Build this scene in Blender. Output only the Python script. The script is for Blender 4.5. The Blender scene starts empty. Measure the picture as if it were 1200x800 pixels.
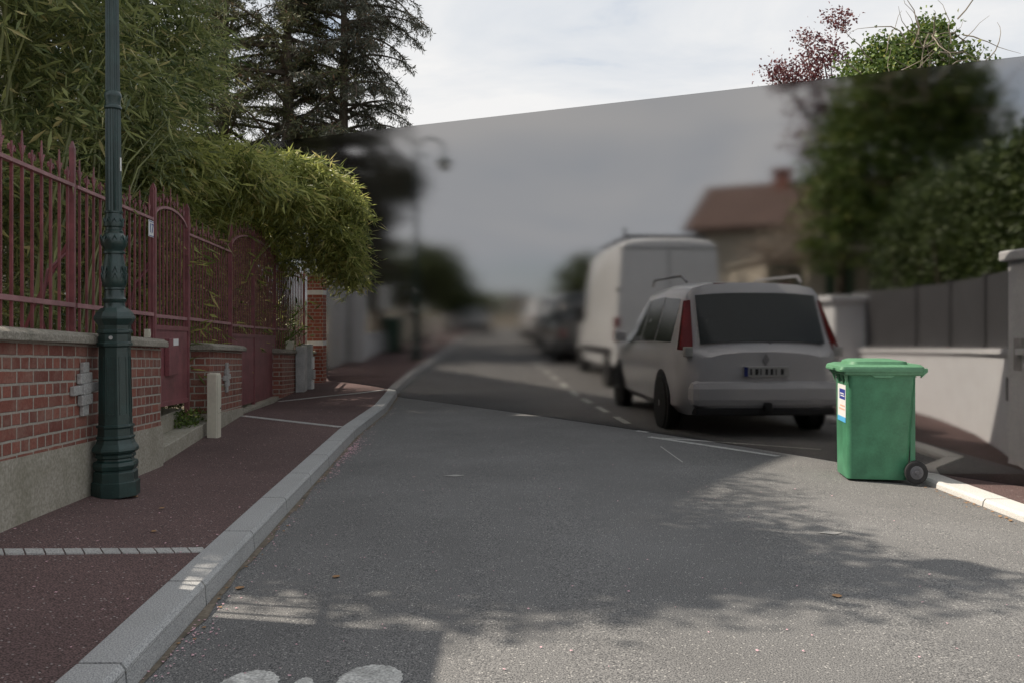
import bpy, bmesh, math, random
import numpy as np
from mathutils import Vector, Matrix
R = math.radians
# ------------------------------------------------------------------ camera
sc = bpy.context.scene
EYE = 1.38
cam_d = bpy.data.cameras.new('camera'); cam = bpy.data.objects.new('camera', cam_d)
sc.collection.objects.link(cam)
cam.location = (0, 0, EYE); cam.rotation_euler = (R(90), 0, 0)
cam_d.sensor_width = 36; cam_d.lens = 30.0; cam_d.shift_y = -20/1200
cam_d.clip_start = 0.05; cam_d.clip_end = 3000
sc.camera = cam
# ------------------------------------------------------------------ sun, sky, exposure
SUN_EL = 48.0
TR = Vector((0.96, -0.27, 0)).normalized()           # way the light travels over the ground
az = math.atan2(-TR.x, -TR.y)                        # compass angle of the sun from +Y towards +X
sd = bpy.data.lights.new('sun', 'SUN'); sun = bpy.data.objects.new('sun', sd); sc.collection.objects.link(sun)
sd.energy = 5.0; sd.angle = R(0.6); sd.color = (1.0, 0.90, 0.77)
tosun = Vector((-TR.x*math.cos(R(SUN_EL)), -TR.y*math.cos(R(SUN_EL)), math.sin(R(SUN_EL))))
sun.rotation_euler = tosun.to_track_quat('Z', 'Y').to_euler(); sun.location = (-10, 5, 15)
W = bpy.data.worlds.new('World'); sc.world = W; W.use_nodes = True
nt = W.node_tree; N = nt.nodes; L = nt.links; N.clear()
wo = N.new('ShaderNodeOutputWorld'); mixw = N.new('ShaderNodeMixShader')
sky = N.new('ShaderNodeTexSky'); sky.sky_type = 'NISHITA'; sky.sun_disc = False
sky.sun_elevation = R(SUN_EL); sky.sun_rotation = az
b1 = N.new('ShaderNodeBackground'); b1.inputs[1].default_value = 0.11
b2 = N.new('ShaderNodeBackground'); b2.inputs[1].default_value = 0.75
tc = N.new('ShaderNodeTexCoord'); mp = N.new('ShaderNodeMapping'); mp.inputs['Scale'].default_value = (1.0, 1.0, 3.2)
n1 = N.new('ShaderNodeTexNoise'); n1.inputs['Scale'].default_value = 2.2; n1.inputs['Detail'].default_value = 7; n1.inputs['Roughness'].default_value = .55
n1.inputs['Distortion'].default_value = .5
r1 = N.new('ShaderNodeValToRGB'); r1.color_ramp.elements[0].position = .30; r1.color_ramp.elements[0].color = (.35, .35, .35, 1)
r1.color_ramp.elements[1].position = .46; r1.color_ramp.elements[1].color = (1, 1, 1, 1)
r2 = N.new('ShaderNodeValToRGB'); r2.color_ramp.elements[0].position = .38; r2.color_ramp.elements[0].color = (.70, .755, .83, 1)
r2.color_ramp.elements[1].position = .62; r2.color_ramp.elements[1].color = (.98, .975, .97, 1)
L.new(tc.outputs['Generated'], mp.inputs[0]); L.new(mp.outputs[0], n1.inputs[0])
L.new(n1.outputs[0], r1.inputs[0]); L.new(n1.outputs[0], r2.inputs[0])
L.new(sky.outputs[0], b1.inputs[0]); L.new(r2.outputs[0], b2.inputs[0])
L.new(r1.outputs[0], mixw.inputs[0]); L.new(b1.outputs[0], mixw.inputs[1]); L.new(b2.outputs[0], mixw.inputs[2])
L.new(mixw.outputs[0], wo.inputs[0])
vs = sc.view_settings; sc.display_settings.display_device = 'sRGB'
vs.view_transform = 'Standard'; vs.look = 'None'; vs.gamma = 1; vs.exposure = 0.31; vs.use_curve_mapping = False
sc.render.engine = 'CYCLES'
cy = sc.cycles; cy.use_denoising = True; cy.max_bounces = 10; cy.diffuse_bounces = 3; cy.glossy_bounces = 2
cy.transmission_bounces = 8; cy.transparent_max_bounces = 6; cy.caustics_reflective = False
try: cy.denoiser = 'OPENIMAGEDENOISE'
except Exception: pass

# ------------------------------------------------------------------ helpers
C = sc.collection
rnd = random.Random(7)
def P(px, py, D):                                     # a point seen at (px, py) of the 1200x800 photo, D metres away
    return Vector(((px-600)*D/1000, D, EYE-(py-380)*D/1000))
def lerp(tab, x):
    if x <= tab[0][0]: return tab[0][1]
    for (a, va), (b, vb) in zip(tab, tab[1:]):
        if x <= b: return va+(vb-va)*(x-a)/(b-a)
    return tab[-1][1]
class MB:
    def __init__(s): s.v = []; s.f = []
    def quad(s, a, b, c, d):
        n = len(s.v); s.v += [tuple(a), tuple(b), tuple(c), tuple(d)]; s.f.append((n, n+1, n+2, n+3)); return s
    def poly(s, pts):
        n = len(s.v); s.v += [tuple(p) for p in pts]; s.f.append(tuple(range(n, n+len(pts)))); return s
    def hexa(s, p):                                   # 8 points: bottom loop, top loop
        n = len(s.v); s.v += [tuple(q) for q in p]
        s.f += [(n+3, n+2, n+1, n), (n+4, n+5, n+6, n+7)]+[(n+i, n+(i+1) % 4, n+4+(i+1) % 4, n+4+i) for i in range(4)]; return s
    def box(s, x0, x1, y0, y1, z0, z1):
        return s.hexa([(x0, y0, z0), (x1, y0, z0), (x1, y1, z0), (x0, y1, z0), (x0, y0, z1), (x1, y0, z1), (x1, y1, z1), (x0, y1, z1)])
    def prism(s, loop, off):                          # loop of points extruded by vector off
        n = len(s.v); k = len(loop); o = Vector(off)
        s.v += [tuple(p) for p in loop]+[tuple(Vector(p)+o) for p in loop]
        s.f += [tuple(range(n+k-1, n-1, -1)), tuple(range(n+k, n+2*k))]+[(n+i, n+(i+1) % k, n+k+(i+1) % k, n+k+i) for i in range(k)]; return s
    def tube(s, pts, r, seg=8, cap=True):
        pts = [Vector(p) for p in pts]
        if not isinstance(r, (list, tuple)): r = [r]*len(pts)
        n = len(s.v); up = None
        for i, p in enumerate(pts):
            t = (pts[min(i+1, len(pts)-1)]-pts[max(i-1, 0)])
            t = t.normalized() if t.length > 1e-9 else Vector((0, 0, 1))
            if up is None: up = t.orthogonal().normalized()
            up = (up-t*up.dot(t)); up = up.normalized() if up.length > 1e-6 else t.orthogonal().normalized()
            w = t.cross(up)
            for k in range(seg):
                a = 2*math.pi*k/seg
                s.v.append(tuple(p+(up*math.cos(a)+w*math.sin(a))*r[i]))
        for i in range(len(pts)-1):
            for k in range(seg):
                a = n+i*seg+k; b = n+i*seg+(k+1) % seg
                s.f.append((a, b, b+seg, a+seg))
        if cap: s.f.append(tuple(range(n+seg-1, n-1, -1))); s.f.append(tuple(n+(len(pts)-1)*seg+k for k in range(seg)))
        return s
    def lathe(s, prof, seg=24, c=(0, 0, 0), axis='z', flute=0, rot=0.0, cap=True):   # prof: (r, h)
        n = len(s.v)
        for i, (r, h) in enumerate(prof):
            for k in range(seg):
                a = 2*math.pi*(k+rot)/seg
                rr = r*(1-flute*(k % 2)) if flute else r
                x, y = rr*math.cos(a), rr*math.sin(a)
                q = (x, y, h) if axis == 'z' else ((h, x, y) if axis == 'x' else (y, h, x))
                s.v.append((q[0]+c[0], q[1]+c[1], q[2]+c[2]))
        for i in range(len(prof)-1):
            for k in range(seg):
                a = n+i*seg+k; b = n+i*seg+(k+1) % seg
                s.f.append((a, b, b+seg, a+seg))
        if cap: s.f.append(tuple(range(n+seg-1, n-1, -1))); s.f.append(tuple(n+(len(prof)-1)*seg+k for k in range(seg)))
        return s
    def strip(s, A, B):
        n = len(s.v); s.v += [tuple(p) for p in A]+[tuple(p) for p in B]; k = len(A)
        s.f += [(n+i, n+i+1, n+k+i+1, n+k+i) for i in range(k-1)]; return s
    def build(s, name, mat, parent=None, smooth=False, bevel=0, loc=None):
        me = bpy.data.meshes.new(name); me.from_pydata([tuple(v) for v in s.v], [], s.f)
        bm = bmesh.new(); bm.from_mesh(me); bmesh.ops.recalc_face_normals(bm, faces=bm.faces); bm.to_mesh(me); bm.free()
        o = bpy.data.objects.new(name, me); C.objects.link(o)
        if mat: me.materials.append(mat)
        if parent: o.parent = parent
        if loc is not None: o.location = loc
        if smooth:
            me.polygons.foreach_set('use_smooth', [True]*len(me.polygons))
            try: me.set_sharp_from_angle(angle=R(38))
            except Exception: pass
        if bevel:
            m = o.modifiers.new('bevel', 'BEVEL'); m.width = bevel; m.segments = 2; m.limit_method = 'ANGLE'; m.angle_limit = R(40)
        return o
def tag(o, label=None, cat=None, group=None, kind=None):
    if label: o['label'] = label
    if cat: o['category'] = cat
    if group: o['group'] = group
    if kind: o['kind'] = kind
    return o
def thing(name, label, cat, loc=(0, 0, 0), rz=0, group=None):
    o = bpy.data.objects.new(name, None); C.objects.link(o); o.location = loc; o.rotation_euler = (0, 0, rz)
    o.empty_display_size = .2
    return tag(o, label, cat, group)
def kids(o): return [c for c in bpy.data.objects if c.parent == o]
def dup(o, parent=None):
    c = o.copy(); C.objects.link(c); c.parent = parent
    for k in kids(o): dup(k, c)
    return c
def text(name, s, size, mat, parent, loc, rot, ext=.001):
    cu = bpy.data.curves.new(name, 'FONT'); cu.body = s; cu.size = size; cu.extrude = ext; cu.align_x = 'CENTER'; cu.align_y = 'CENTER'
    t = bpy.data.objects.new(name, cu); C.objects.link(t)
    dg = bpy.context.evaluated_depsgraph_get(); me = bpy.data.meshes.new_from_object(t.evaluated_get(dg))
    bpy.data.objects.remove(t); o = bpy.data.objects.new(name, me); C.objects.link(o); me.materials.clear(); me.materials.append(mat)
    o.parent = parent; o.location = loc; o.rotation_euler = rot; return o

# ------------------------------------------------------------------ materials
def mat(name, col=(.5, .5, .5), rough=.6, metal=0.0, spec=.5, noise=None, bump=None, coat=0):
    """noise: (scale, amount) colour mottling; bump: (scale, strength)"""
    m = bpy.data.materials.new(name); m.use_nodes = True; t = m.node_tree; b = t.nodes['Principled BSDF']
    b.inputs['Base Color'].default_value = (*col, 1); b.inputs['Roughness'].default_value = rough
    b.inputs['Metallic'].default_value = metal; b.inputs['Specular IOR Level'].default_value = spec
    if coat: b.inputs['Coat Weight'].default_value = coat; b.inputs['Coat Roughness'].default_value = .05
    g = None
    if noise or bump: g = t.nodes.new('ShaderNodeTexCoord')
    if noise:
        mixn = None; last = None
        for k, (sc_, am) in enumerate(noise if isinstance(noise[0], tuple) else [noise]):
            n = t.nodes.new('ShaderNodeTexNoise'); n.inputs['Scale'].default_value = sc_; n.inputs['Detail'].default_value = 5
            t.links.new(g.outputs['Object'], n.inputs[0])
            mr = t.nodes.new('ShaderNodeMapRange'); mr.inputs[1].default_value = .3; mr.inputs[2].default_value = .7
            mr.inputs[3].default_value = 1-am; mr.inputs[4].default_value = 1+am; t.links.new(n.outputs[0], mr.inputs[0])
            if last is None: last = mr.outputs[0]
            else:
                mu = t.nodes.new('ShaderNodeMath'); mu.operation = 'MULTIPLY'; t.links.new(last, mu.inputs[0]); t.links.new(mr.outputs[0], mu.inputs[1]); last = mu.outputs[0]
        v = t.nodes.new('ShaderNodeVectorMath'); v.operation = 'SCALE'; v.inputs[0].default_value = col
        t.links.new(last, v.inputs['Scale']); t.links.new(v.outputs[0], b.inputs['Base Color'])
    if bump:
        n = t.nodes.new('ShaderNodeTexNoise'); n.inputs['Scale'].default_value = bump[0]; n.inputs['Detail'].default_value = 6
        t.links.new(g.outputs['Object'], n.inputs[0]); bp = t.nodes.new('ShaderNodeBump'); bp.inputs['Strength'].default_value = bump[1]
        bp.inputs['Distance'].default_value = .01; t.links.new(n.outputs[0], bp.inputs['Height']); t.links.new(bp.outputs[0], b.inputs['Normal'])
    return m
def asphalt(name, c0, c1, chip, patch=.12, chips=.12, s=1.0, stain=None):
    m = bpy.data.materials.new(name); m.use_nodes = True; t = m.node_tree; b = t.nodes['Principled BSDF']; nn = t.nodes.new; l = t.links.new
    g = nn('ShaderNodeTexCoord')
    a = nn('ShaderNodeTexNoise'); a.inputs['Scale'].default_value = 170*s; a.inputs['Detail'].default_value = 2; l(g.outputs['Object'], a.inputs[0])
    r = nn('ShaderNodeValToRGB'); r.color_ramp.elements[0].position = .36; r.color_ramp.elements[0].color = (*c0, 1)
    r.color_ramp.elements[1].position = .64; r.color_ramp.elements[1].color = (*c1, 1); l(a.outputs[0], r.inputs[0])
    vo = nn('ShaderNodeTexVoronoi'); vo.inputs['Scale'].default_value = 95*s; l(g.outputs['Object'], vo.inputs[0])
    sp = nn('ShaderNodeSeparateColor'); l(vo.outputs['Color'], sp.inputs[0])
    gt = nn('ShaderNodeMath'); gt.operation = 'GREATER_THAN'; gt.inputs[1].default_value = 1-chips; l(sp.outputs[0], gt.inputs[0])
    lt = nn('ShaderNodeMath'); lt.operation = 'LESS_THAN'; lt.inputs[1].default_value = .36; l(vo.outputs['Distance'], lt.inputs[0])
    mu = nn('ShaderNodeMath'); mu.operation = 'MULTIPLY'; l(gt.outputs[0], mu.inputs[0]); l(lt.outputs[0], mu.inputs[1])
    mx = nn('ShaderNodeMix'); mx.data_type = 'RGBA'; l(mu.outputs[0], mx.inputs[0]); l(r.outputs[0], mx.inputs[6]); mx.inputs[7].default_value = (*chip, 1)
    p = nn('ShaderNodeTexNoise'); p.inputs['Scale'].default_value = .55; p.inputs['Detail'].default_value = 6; p.inputs['Roughness'].default_value = .65; l(g.outputs['Object'], p.inputs[0])
    mr = nn('ShaderNodeMapRange'); mr.inputs[1].default_value = .3; mr.inputs[2].default_value = .7; mr.inputs[3].default_value = 1-patch; mr.inputs[4].default_value = 1+patch; l(p.outputs[0], mr.inputs[0])
    v = nn('ShaderNodeVectorMath'); v.operation = 'SCALE'; l(mx.outputs[2], v.inputs[0]); l(mr.outputs[0], v.inputs['Scale']); l(v.outputs[0], b.inputs['Base Color'])
    b.inputs['Roughness'].default_value = .85; b.inputs['Specular IOR Level'].default_value = .3
    bp = nn('ShaderNodeBump'); bp.inputs['Strength'].default_value = .6; bp.inputs['Distance'].default_value = .006; l(a.outputs[0], bp.inputs['Height']); l(bp.outputs[0], b.inputs['Normal'])
    return m
def brick_mat(name, shear=0.0, rows=.078, pal=((.27, .105, .078), (.17, .066, .052), (.31, .215, .175)), mortar=(.36, .335, .29)):
    m = bpy.data.materials.new(name); m.use_nodes = True; t = m.node_tree; b = t.nodes['Principled BSDF']; nn = t.nodes.new; l = t.links.new
    g = nn('ShaderNodeTexCoord'); s = nn('ShaderNodeSeparateXYZ'); l(g.outputs['Object'], s.inputs[0])
    def M(op, a, b_): 
        q = nn('ShaderNodeMath'); q.operation = op
        for i, x in enumerate((a, b_)):
            if isinstance(x, (int, float)): q.inputs[i].default_value = x
            else: l(x, q.inputs[i])
        return q.outputs[0]
    wn = nn('ShaderNodeTexNoise'); wn.inputs['Scale'].default_value = 9; l(g.outputs['Object'], wn.inputs[0])
    u = M('ADD', s.outputs[0], s.outputs[1]); u = M('ADD', u, M('MULTIPLY', wn.outputs[0], .012))
    v = M('ADD', s.outputs[2], M('MULTIPLY', s.outputs[0], shear)); v = M('ADD', v, M('MULTIPLY', wn.outputs[0], .010))
    cb = nn('ShaderNodeCombineXYZ'); l(u, cb.inputs[0]); l(v, cb.inputs[1])
    br = nn('ShaderNodeTexBrick'); l(cb.outputs[0], br.inputs[0]); br.offset = .5; br.squash = .52; br.squash_frequency = 2
    br.inputs['Scale'].default_value = 1; br.inputs['Mortar Size'].default_value = .009; br.inputs['Mortar Smooth'].default_value = .35
    br.inputs['Brick Width'].default_value = .215; br.inputs['Row Height'].default_value = rows; br.inputs['Bias'].default_value = 0
    br.inputs['Color1'].default_value = (*pal[0], 1); br.inputs['Color2'].default_value = (*pal[1], 1); br.inputs['Mortar'].default_value = (*mortar, 1)
    n2 = nn('ShaderNodeTexNoise'); n2.inputs['Scale'].default_value = 4.5; n2.inputs['Detail'].default_value = 8; n2.inputs['Roughness'].default_value = .7; l(g.outputs['Object'], n2.inputs[0])
    rr = nn('ShaderNodeValToRGB'); rr.color_ramp.elements[0].position = .46; rr.color_ramp.elements[0].color = (0, 0, 0, 1); rr.color_ramp.elements[1].position = .75; rr.color_ramp.elements[1].color = (.75, .75, .75, 1); l(n2.outputs[0], rr.inputs[0])
    mx = nn('ShaderNodeMix'); mx.data_type = 'RGBA'; l(rr.outputs[0], mx.inputs[0]); l(br.outputs[0], mx.inputs[6]); mx.inputs[7].default_value = (*pal[2], 1)
    n3 = nn('ShaderNodeTexNoise'); n3.inputs['Scale'].default_value = 60; n3.inputs['Detail'].default_value = 4; l(g.outputs['Object'], n3.inputs[0])
    mr = nn('ShaderNodeMapRange'); mr.inputs[3].default_value = .6; mr.inputs[4].default_value = 1.4; l(n3.outputs[0], mr.inputs[0])
    sv = nn('ShaderNodeVectorMath'); sv.operation = 'SCALE'; l(mx.outputs[2], sv.inputs[0]); l(mr.outputs[0], sv.inputs['Scale']); l(sv.outputs[0], b.inputs['Base Color'])
    b.inputs['Roughness'].default_value = .9; b.inputs['Specular IOR Level'].default_value = .2
    hm = M('ADD', M('MULTIPLY', br.outputs[1], -1.0), M('MULTIPLY', n3.outputs[0], .35))
    bp = nn('ShaderNodeBump'); bp.inputs['Strength'].default_value = .8; bp.inputs['Distance'].default_value = .008; l(hm, bp.inputs['Height']); l(bp.outputs[0], b.inputs['Normal'])
    return m
def leaf_mat(name, c0, c1, c2=None, trans=.35, rough=.5):
    m = bpy.data.materials.new(name); m.use_nodes = True; t = m.node_tree; b = t.nodes['Principled BSDF']; nn = t.nodes.new; l = t.links.new
    a = nn('ShaderNodeAttribute'); a.attribute_name = 'var'; r = nn('ShaderNodeValToRGB'); l(a.outputs['Fac'], r.inputs[0])
    r.color_ramp.elements[0].color = (*c0, 1); r.color_ramp.elements[1].color = (*c1, 1); r.color_ramp.elements[1].position = .9
    if c2: e = r.color_ramp.elements.new(.97); e.color = (*c2, 1)
    l(r.outputs[0], b.inputs['Base Color']); b.inputs['Roughness'].default_value = rough; b.inputs['Specular IOR Level'].default_value = .4
    tr = nn('ShaderNodeBsdfTranslucent'); l(r.outputs[0], tr.inputs[0]); ms = nn('ShaderNodeMixShader'); ms.inputs[0].default_value = trans
    l(b.outputs[0], ms.inputs[1]); l(tr.outputs[0], ms.inputs[2]); l(ms.outputs[0], t.nodes['Material Output'].inputs[0])
    return m
def grain_mat(name, c0, c1, scale=90, patch=.15, stain=(.12, .12, .09), stain_amt=.4, bump=.5, rough=.85):
    m = bpy.data.materials.new(name); m.use_nodes = True; t = m.node_tree; b = t.nodes['Principled BSDF']; nn = t.nodes.new; l = t.links.new
    g = nn('ShaderNodeTexCoord'); a = nn('ShaderNodeTexNoise'); a.inputs['Scale'].default_value = scale; a.inputs['Detail'].default_value = 3; l(g.outputs['Object'], a.inputs[0])
    r = nn('ShaderNodeValToRGB'); r.color_ramp.elements[0].position = .35; r.color_ramp.elements[0].color = (*c0, 1); r.color_ramp.elements[1].position = .65; r.color_ramp.elements[1].color = (*c1, 1); l(a.outputs[0], r.inputs[0])
    p = nn('ShaderNodeTexNoise'); p.inputs['Scale'].default_value = 3.2; p.inputs['Detail'].default_value = 8; p.inputs['Roughness'].default_value = .7; l(g.outputs['Object'], p.inputs[0])
    q = nn('ShaderNodeValToRGB'); q.color_ramp.elements[0].position = .45; q.color_ramp.elements[0].color = (0, 0, 0, 1); q.color_ramp.elements[1].position = .75; q.color_ramp.elements[1].color = (stain_amt,)*3+(1,); l(p.outputs[0], q.inputs[0])
    mx = nn('ShaderNodeMix'); mx.data_type = 'RGBA'; l(q.outputs[0], mx.inputs[0]); l(r.outputs[0], mx.inputs[6]); mx.inputs[7].default_value = (*stain, 1)
    l(mx.outputs[2], b.inputs['Base Color']); b.inputs['Roughness'].default_value = rough; b.inputs['Specular IOR Level'].default_value = .3
    ad = nn('ShaderNodeMath'); ad.operation = 'ADD'; l(a.outputs[0], ad.inputs[0]); l(p.outputs[0], ad.inputs[1])
    bp = nn('ShaderNodeBump'); bp.inputs['Strength'].default_value = bump; bp.inputs['Distance'].default_value = .008; l(ad.outputs[0], bp.inputs['Height']); l(bp.outputs[0], b.inputs['Normal'])
    return m
M_ROAD = asphalt('road_asphalt', (.060, .061, .063), (.240, .236, .230), (.39, .38, .36), .18, .09, .92)
M_RED = asphalt('red_asphalt', (.046, .032, .031), (.175, .112, .106), (.30, .26, .25), .26, .06, .75)
M_GRAN = grain_mat('granite', (.24, .245, .25), (.52, .52, .51), 150, stain=(.2, .2, .18), stain_amt=.25, bump=.5)
M_GRANW = grain_mat('granite_pale', (.46, .45, .43), (.68, .66, .63), 150, stain=(.35, .33, .3), stain_amt=.3, bump=.4)
M_PAVER = grain_mat('paver', (.28, .28, .27), (.52, .51, .49), 120, stain=(.2, .19, .18), stain_amt=.5)
M_BRICK = brick_mat('brick', .045)
M_BRICK2 = brick_mat('brick_pillar', 0, pal=((.33, .10, .065), (.26, .07, .05), (.36, .15, .10)), mortar=(.42, .39, .34))
M_CONC = grain_mat('plinth_concrete', (.29, .27, .22), (.42, .39, .33), 45, stain=(.16, .155, .10), stain_amt=.65, bump=.6)
M_COPE = grain_mat('coping_concrete', (.22, .20, .165), (.36, .33, .28), 60, stain=(.12, .12, .09), stain_amt=.7, bump=.8)
M_BURG = mat('burgundy_paint', (.20, .068, .075), .42, noise=((6, .28), (28, .14), (90, .08)), bump=(120, .08))
M_BURGB = mat('burgundy_faded', (.32, .165, .17), .5, noise=((8, .2), (70, .08)))
M_GREENM = mat('lamp_green', (.016, .040, .036), .33, spec=.6, noise=((9, .25), (70, .15)), bump=(90, .12))
M_BIN = mat('bin_green', (.062, .215, .118), .45, noise=((2.5, .2), (9, .14), (60, .08)), bump=(50, .06))
M_BINL = mat('bin_lid_green', (.10, .25, .14), .55, noise=((3, .18), (30, .1)))
M_RUB = mat('rubber', (.018, .018, .019), .8, noise=(30, .3))
M_HUB = mat('grey_plastic', (.10, .10, .11), .5)
M_WHITE = mat('white_paint', (.72, .72, .70), .6, noise=((3, .06), (25, .05)))
M_OFFW = mat('cream_plastic', (.60, .57, .47), .5, noise=((3, .08), (30, .05)))
M_GREYW = mat('grey_painted', (.42, .42, .41), .6, noise=((5, .2), (40, .1)))
M_BLUE = mat('blue_ink', (.03, .05, .28), .5)
M_CYAN = mat('cyan_ink', (.10, .42, .72), .5)
M_ORANGE = mat('orange_ink', (.72, .42, .30), .5)
M_PAINT = mat('road_paint', (.46, .46, .44), .8, noise=((14, .3), (90, .45)), bump=(200, .3))
M_CULM = mat('bamboo_culm', (.15, .165, .045), .4, noise=(4, .35))
M_BARK = mat('bark', (.085, .066, .05), .95, noise=((9, .35), (40, .2)), bump=(25, 1))
M_TWIG = mat('pale_twig', (.26, .22, .17), .9, noise=(10, .25))
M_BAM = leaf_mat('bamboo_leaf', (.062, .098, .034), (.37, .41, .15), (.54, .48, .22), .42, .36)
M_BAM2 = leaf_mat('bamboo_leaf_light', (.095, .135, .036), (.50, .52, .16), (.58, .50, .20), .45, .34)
M_CEDAR = leaf_mat('cedar_needles', (.034, .042, .028), (.13, .135, .095), (.14, .085, .05), .12, .6)
M_PINE = leaf_mat('pine_needles', (.040, .052, .026), (.17, .18, .08), (.17, .09, .05), .15, .6)
M_IVY = leaf_mat('ivy_leaves', (.045, .085, .018), (.17, .24, .055), (.34, .34, .10), .25, .4)
M_PLUM = leaf_mat('plum_leaves', (.085, .022, .028), (.21, .07, .075), (.3, .15, .13), .3, .5)
M_HEDGE = leaf_mat('hedge_leaves', (.028, .052, .014), (.095, .135, .038), None, .2, .5)
M_HEDGE2 = leaf_mat('clipped_hedge_leaves', (.030, .058, .016), (.11, .15, .042), None, .2, .5)
M_TREE = leaf_mat('tree_leaves', (.045, .065, .024), (.13, .16, .06), None, .25, .5)
M_BLOS = leaf_mat('blossom', (.30, .24, .18), (.48, .40, .34), None, .3, .6)
M_PETAL = mat('petal', (.62, .38, .42), .7)
M_DRY = mat('dry_leaf', (.30, .17, .08), .8)
M_GLASS = mat('dark_glass', (.040, .050, .050), .08, spec=.5)
M_CARW = mat('car_white', (.70, .70, .71), .3, coat=.8)
M_VANW = mat('van_white', (.66, .67, .68), .35, coat=.5, noise=(2, .04))
M_CARD = mat('car_dark', (.035, .038, .042), .3, coat=.8)
M_CARS = mat('car_silver', (.30, .31, .32), .3, .4, coat=.6)
M_LENS = mat('red_lens', (.20, .014, .018), .2, coat=.5)
M_CLEAR = mat('clear_lens', (.6, .6, .58), .12, coat=.5)
M_ALLOY = mat('alloy', (.38, .38, .39), .35, .6)
M_TRIM = mat('black_trim', (.03, .03, .032), .6)
M_PLATE = mat('plate_white', (.6, .6, .58), .5)
M_REND = grain_mat('white_render', (.70, .71, .73), (.78, .79, .80), 30, stain=(.50, .49, .47), stain_amt=.35, bump=.2)
M_REND2 = mat('cream_render', (.48, .43, .35), .9, noise=((1.5, .08), (20, .05)), bump=(60, .25))
M_TILE = brick_mat('roof_tile', 0, rows=.2, pal=((.135, .092, .080), (.10, .070, .062), (.14, .105, .092)), mortar=(.08, .05, .04))
M_SHEET = mat('grey_fence_sheet', (.05, .05, .053), .6, noise=(3, .12))
M_GARAGE = mat('green_garage', (.03, .105, .06), .5)
M_GROUND = mat('ground_soil', (.12, .10, .07), .95, noise=((1, .3), (12, .2)), bump=(20, .8))
M_FAR = mat('far_town', (.30, .27, .25), .9, noise=(.05, .2))
M_HILL = mat('far_hill', (.09, .11, .07), .95, noise=(.03, .35))
M_DARKB = mat('dark_bin_green', (.012, .05, .028), .5)
M_TWINK = mat('lamp_glass', (.5, .5, .46), .3)
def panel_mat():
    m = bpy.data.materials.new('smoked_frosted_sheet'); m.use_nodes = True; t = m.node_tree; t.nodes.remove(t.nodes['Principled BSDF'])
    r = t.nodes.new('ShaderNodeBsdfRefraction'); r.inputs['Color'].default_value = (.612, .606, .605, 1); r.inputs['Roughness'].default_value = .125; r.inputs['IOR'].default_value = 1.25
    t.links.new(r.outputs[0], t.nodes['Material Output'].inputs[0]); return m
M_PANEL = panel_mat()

# ------------------------------------------------------------------ layout curves
def kx(y): return lerp([(-6, -1.3), (0, -1.36), (3, -1.416), (6.1, -1.63), (10.5, -1.91), (13.4, -1.97), (16.8, -2.23), (20, -2.25), (30, -1.95), (42, -2.0), (60, -2.6), (110, -6), (300, -30)], y)
def rx(y): return lerp([(-6, 3.5), (2.5, 3.57), (7.75, 3.58), (8.6, 4.35), (12, 4.5), (17, 4.4), (24, 3.3), (33, 2.75), (50, 1.8), (110, -1), (300, -22)], y)
def gz(y): return lerp([(-50, 0), (16, 0), (23, .25), (33, .70), (50, .80), (100, .9), (300, 1.0), (900, 1.0)], y)
def rz_(x, y):                                         # road surface with a slight crown
    a, b = kx(y), rx(y); u = (x-a)/(b-a); return gz(y)+.045*max(0, 4*u*(1-u))
def wx(y): return -2.15-.128*min(y, 15.2)-.06*max(0, y-15.2)                         # street face of the garden walls
def wz(y): return lerp([(0, .3), (4.56, .285), (7.6, .125), (9.6, .16), (11.3, .18), (14.4, .06), (19, .12)], y)
def frange(a, b, n): return [a+(b-a)*i/n for i in range(n+1)]
YS = frange(-6, 3, 9)+frange(3.25, 20, 67)+frange(21, 60, 39)+frange(65, 300, 30)

# ground, far hill
g = MB(); gx = [-600, -200, -60, -20, -8, 0, 8, 20, 60, 200, 600]; gy = [-60, 0, 16, 23, 33, 50, 100, 200, 300, 420, 700]
def gg(x, y): return gz(y)-.06+(max(0, y-160)*.03 if y > 160 else 0)
for j in range(len(gy)-1):
    for i in range(len(gx)-1):
        g.quad(*[(x, y, gg(x, y)) for x, y in ((gx[i], gy[j]), (gx[i+1], gy[j]), (gx[i+1], gy[j+1]), (gx[i], gy[j+1]))])
tag(g.build('ground', M_GROUND), kind='structure')
h = MB(); ridge = []
for i in range(61):
    x = -600+20*i; z = 16+3.5*math.sin(i*.5)+2*math.sin(i*1.3+1); ridge.append((x, 520, z))
h.strip([(p[0], 300, 1.0) for p in ridge], [(p[0], 400, 9+(p[2]-16)*.4) for p in ridge]); h.strip([(p[0], 400, 9+(p[2]-16)*.4) for p in ridge], ridge)
tag(h.build('hills', M_HILL, smooth=True), kind='structure')
# road
rd = MB(); K = 14
rows = []
for y in YS:
    rows.append([(kx(y)+(rx(y)-kx(y))*k/K, y, rz_(kx(y)+(rx(y)-kx(y))*k/K, y)) for k in range(K+1)])
for A, B in zip(rows, rows[1:]):
    rd.strip(A, B)
tag(rd.build('road', M_ROAD, smooth=True), kind='structure')
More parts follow.
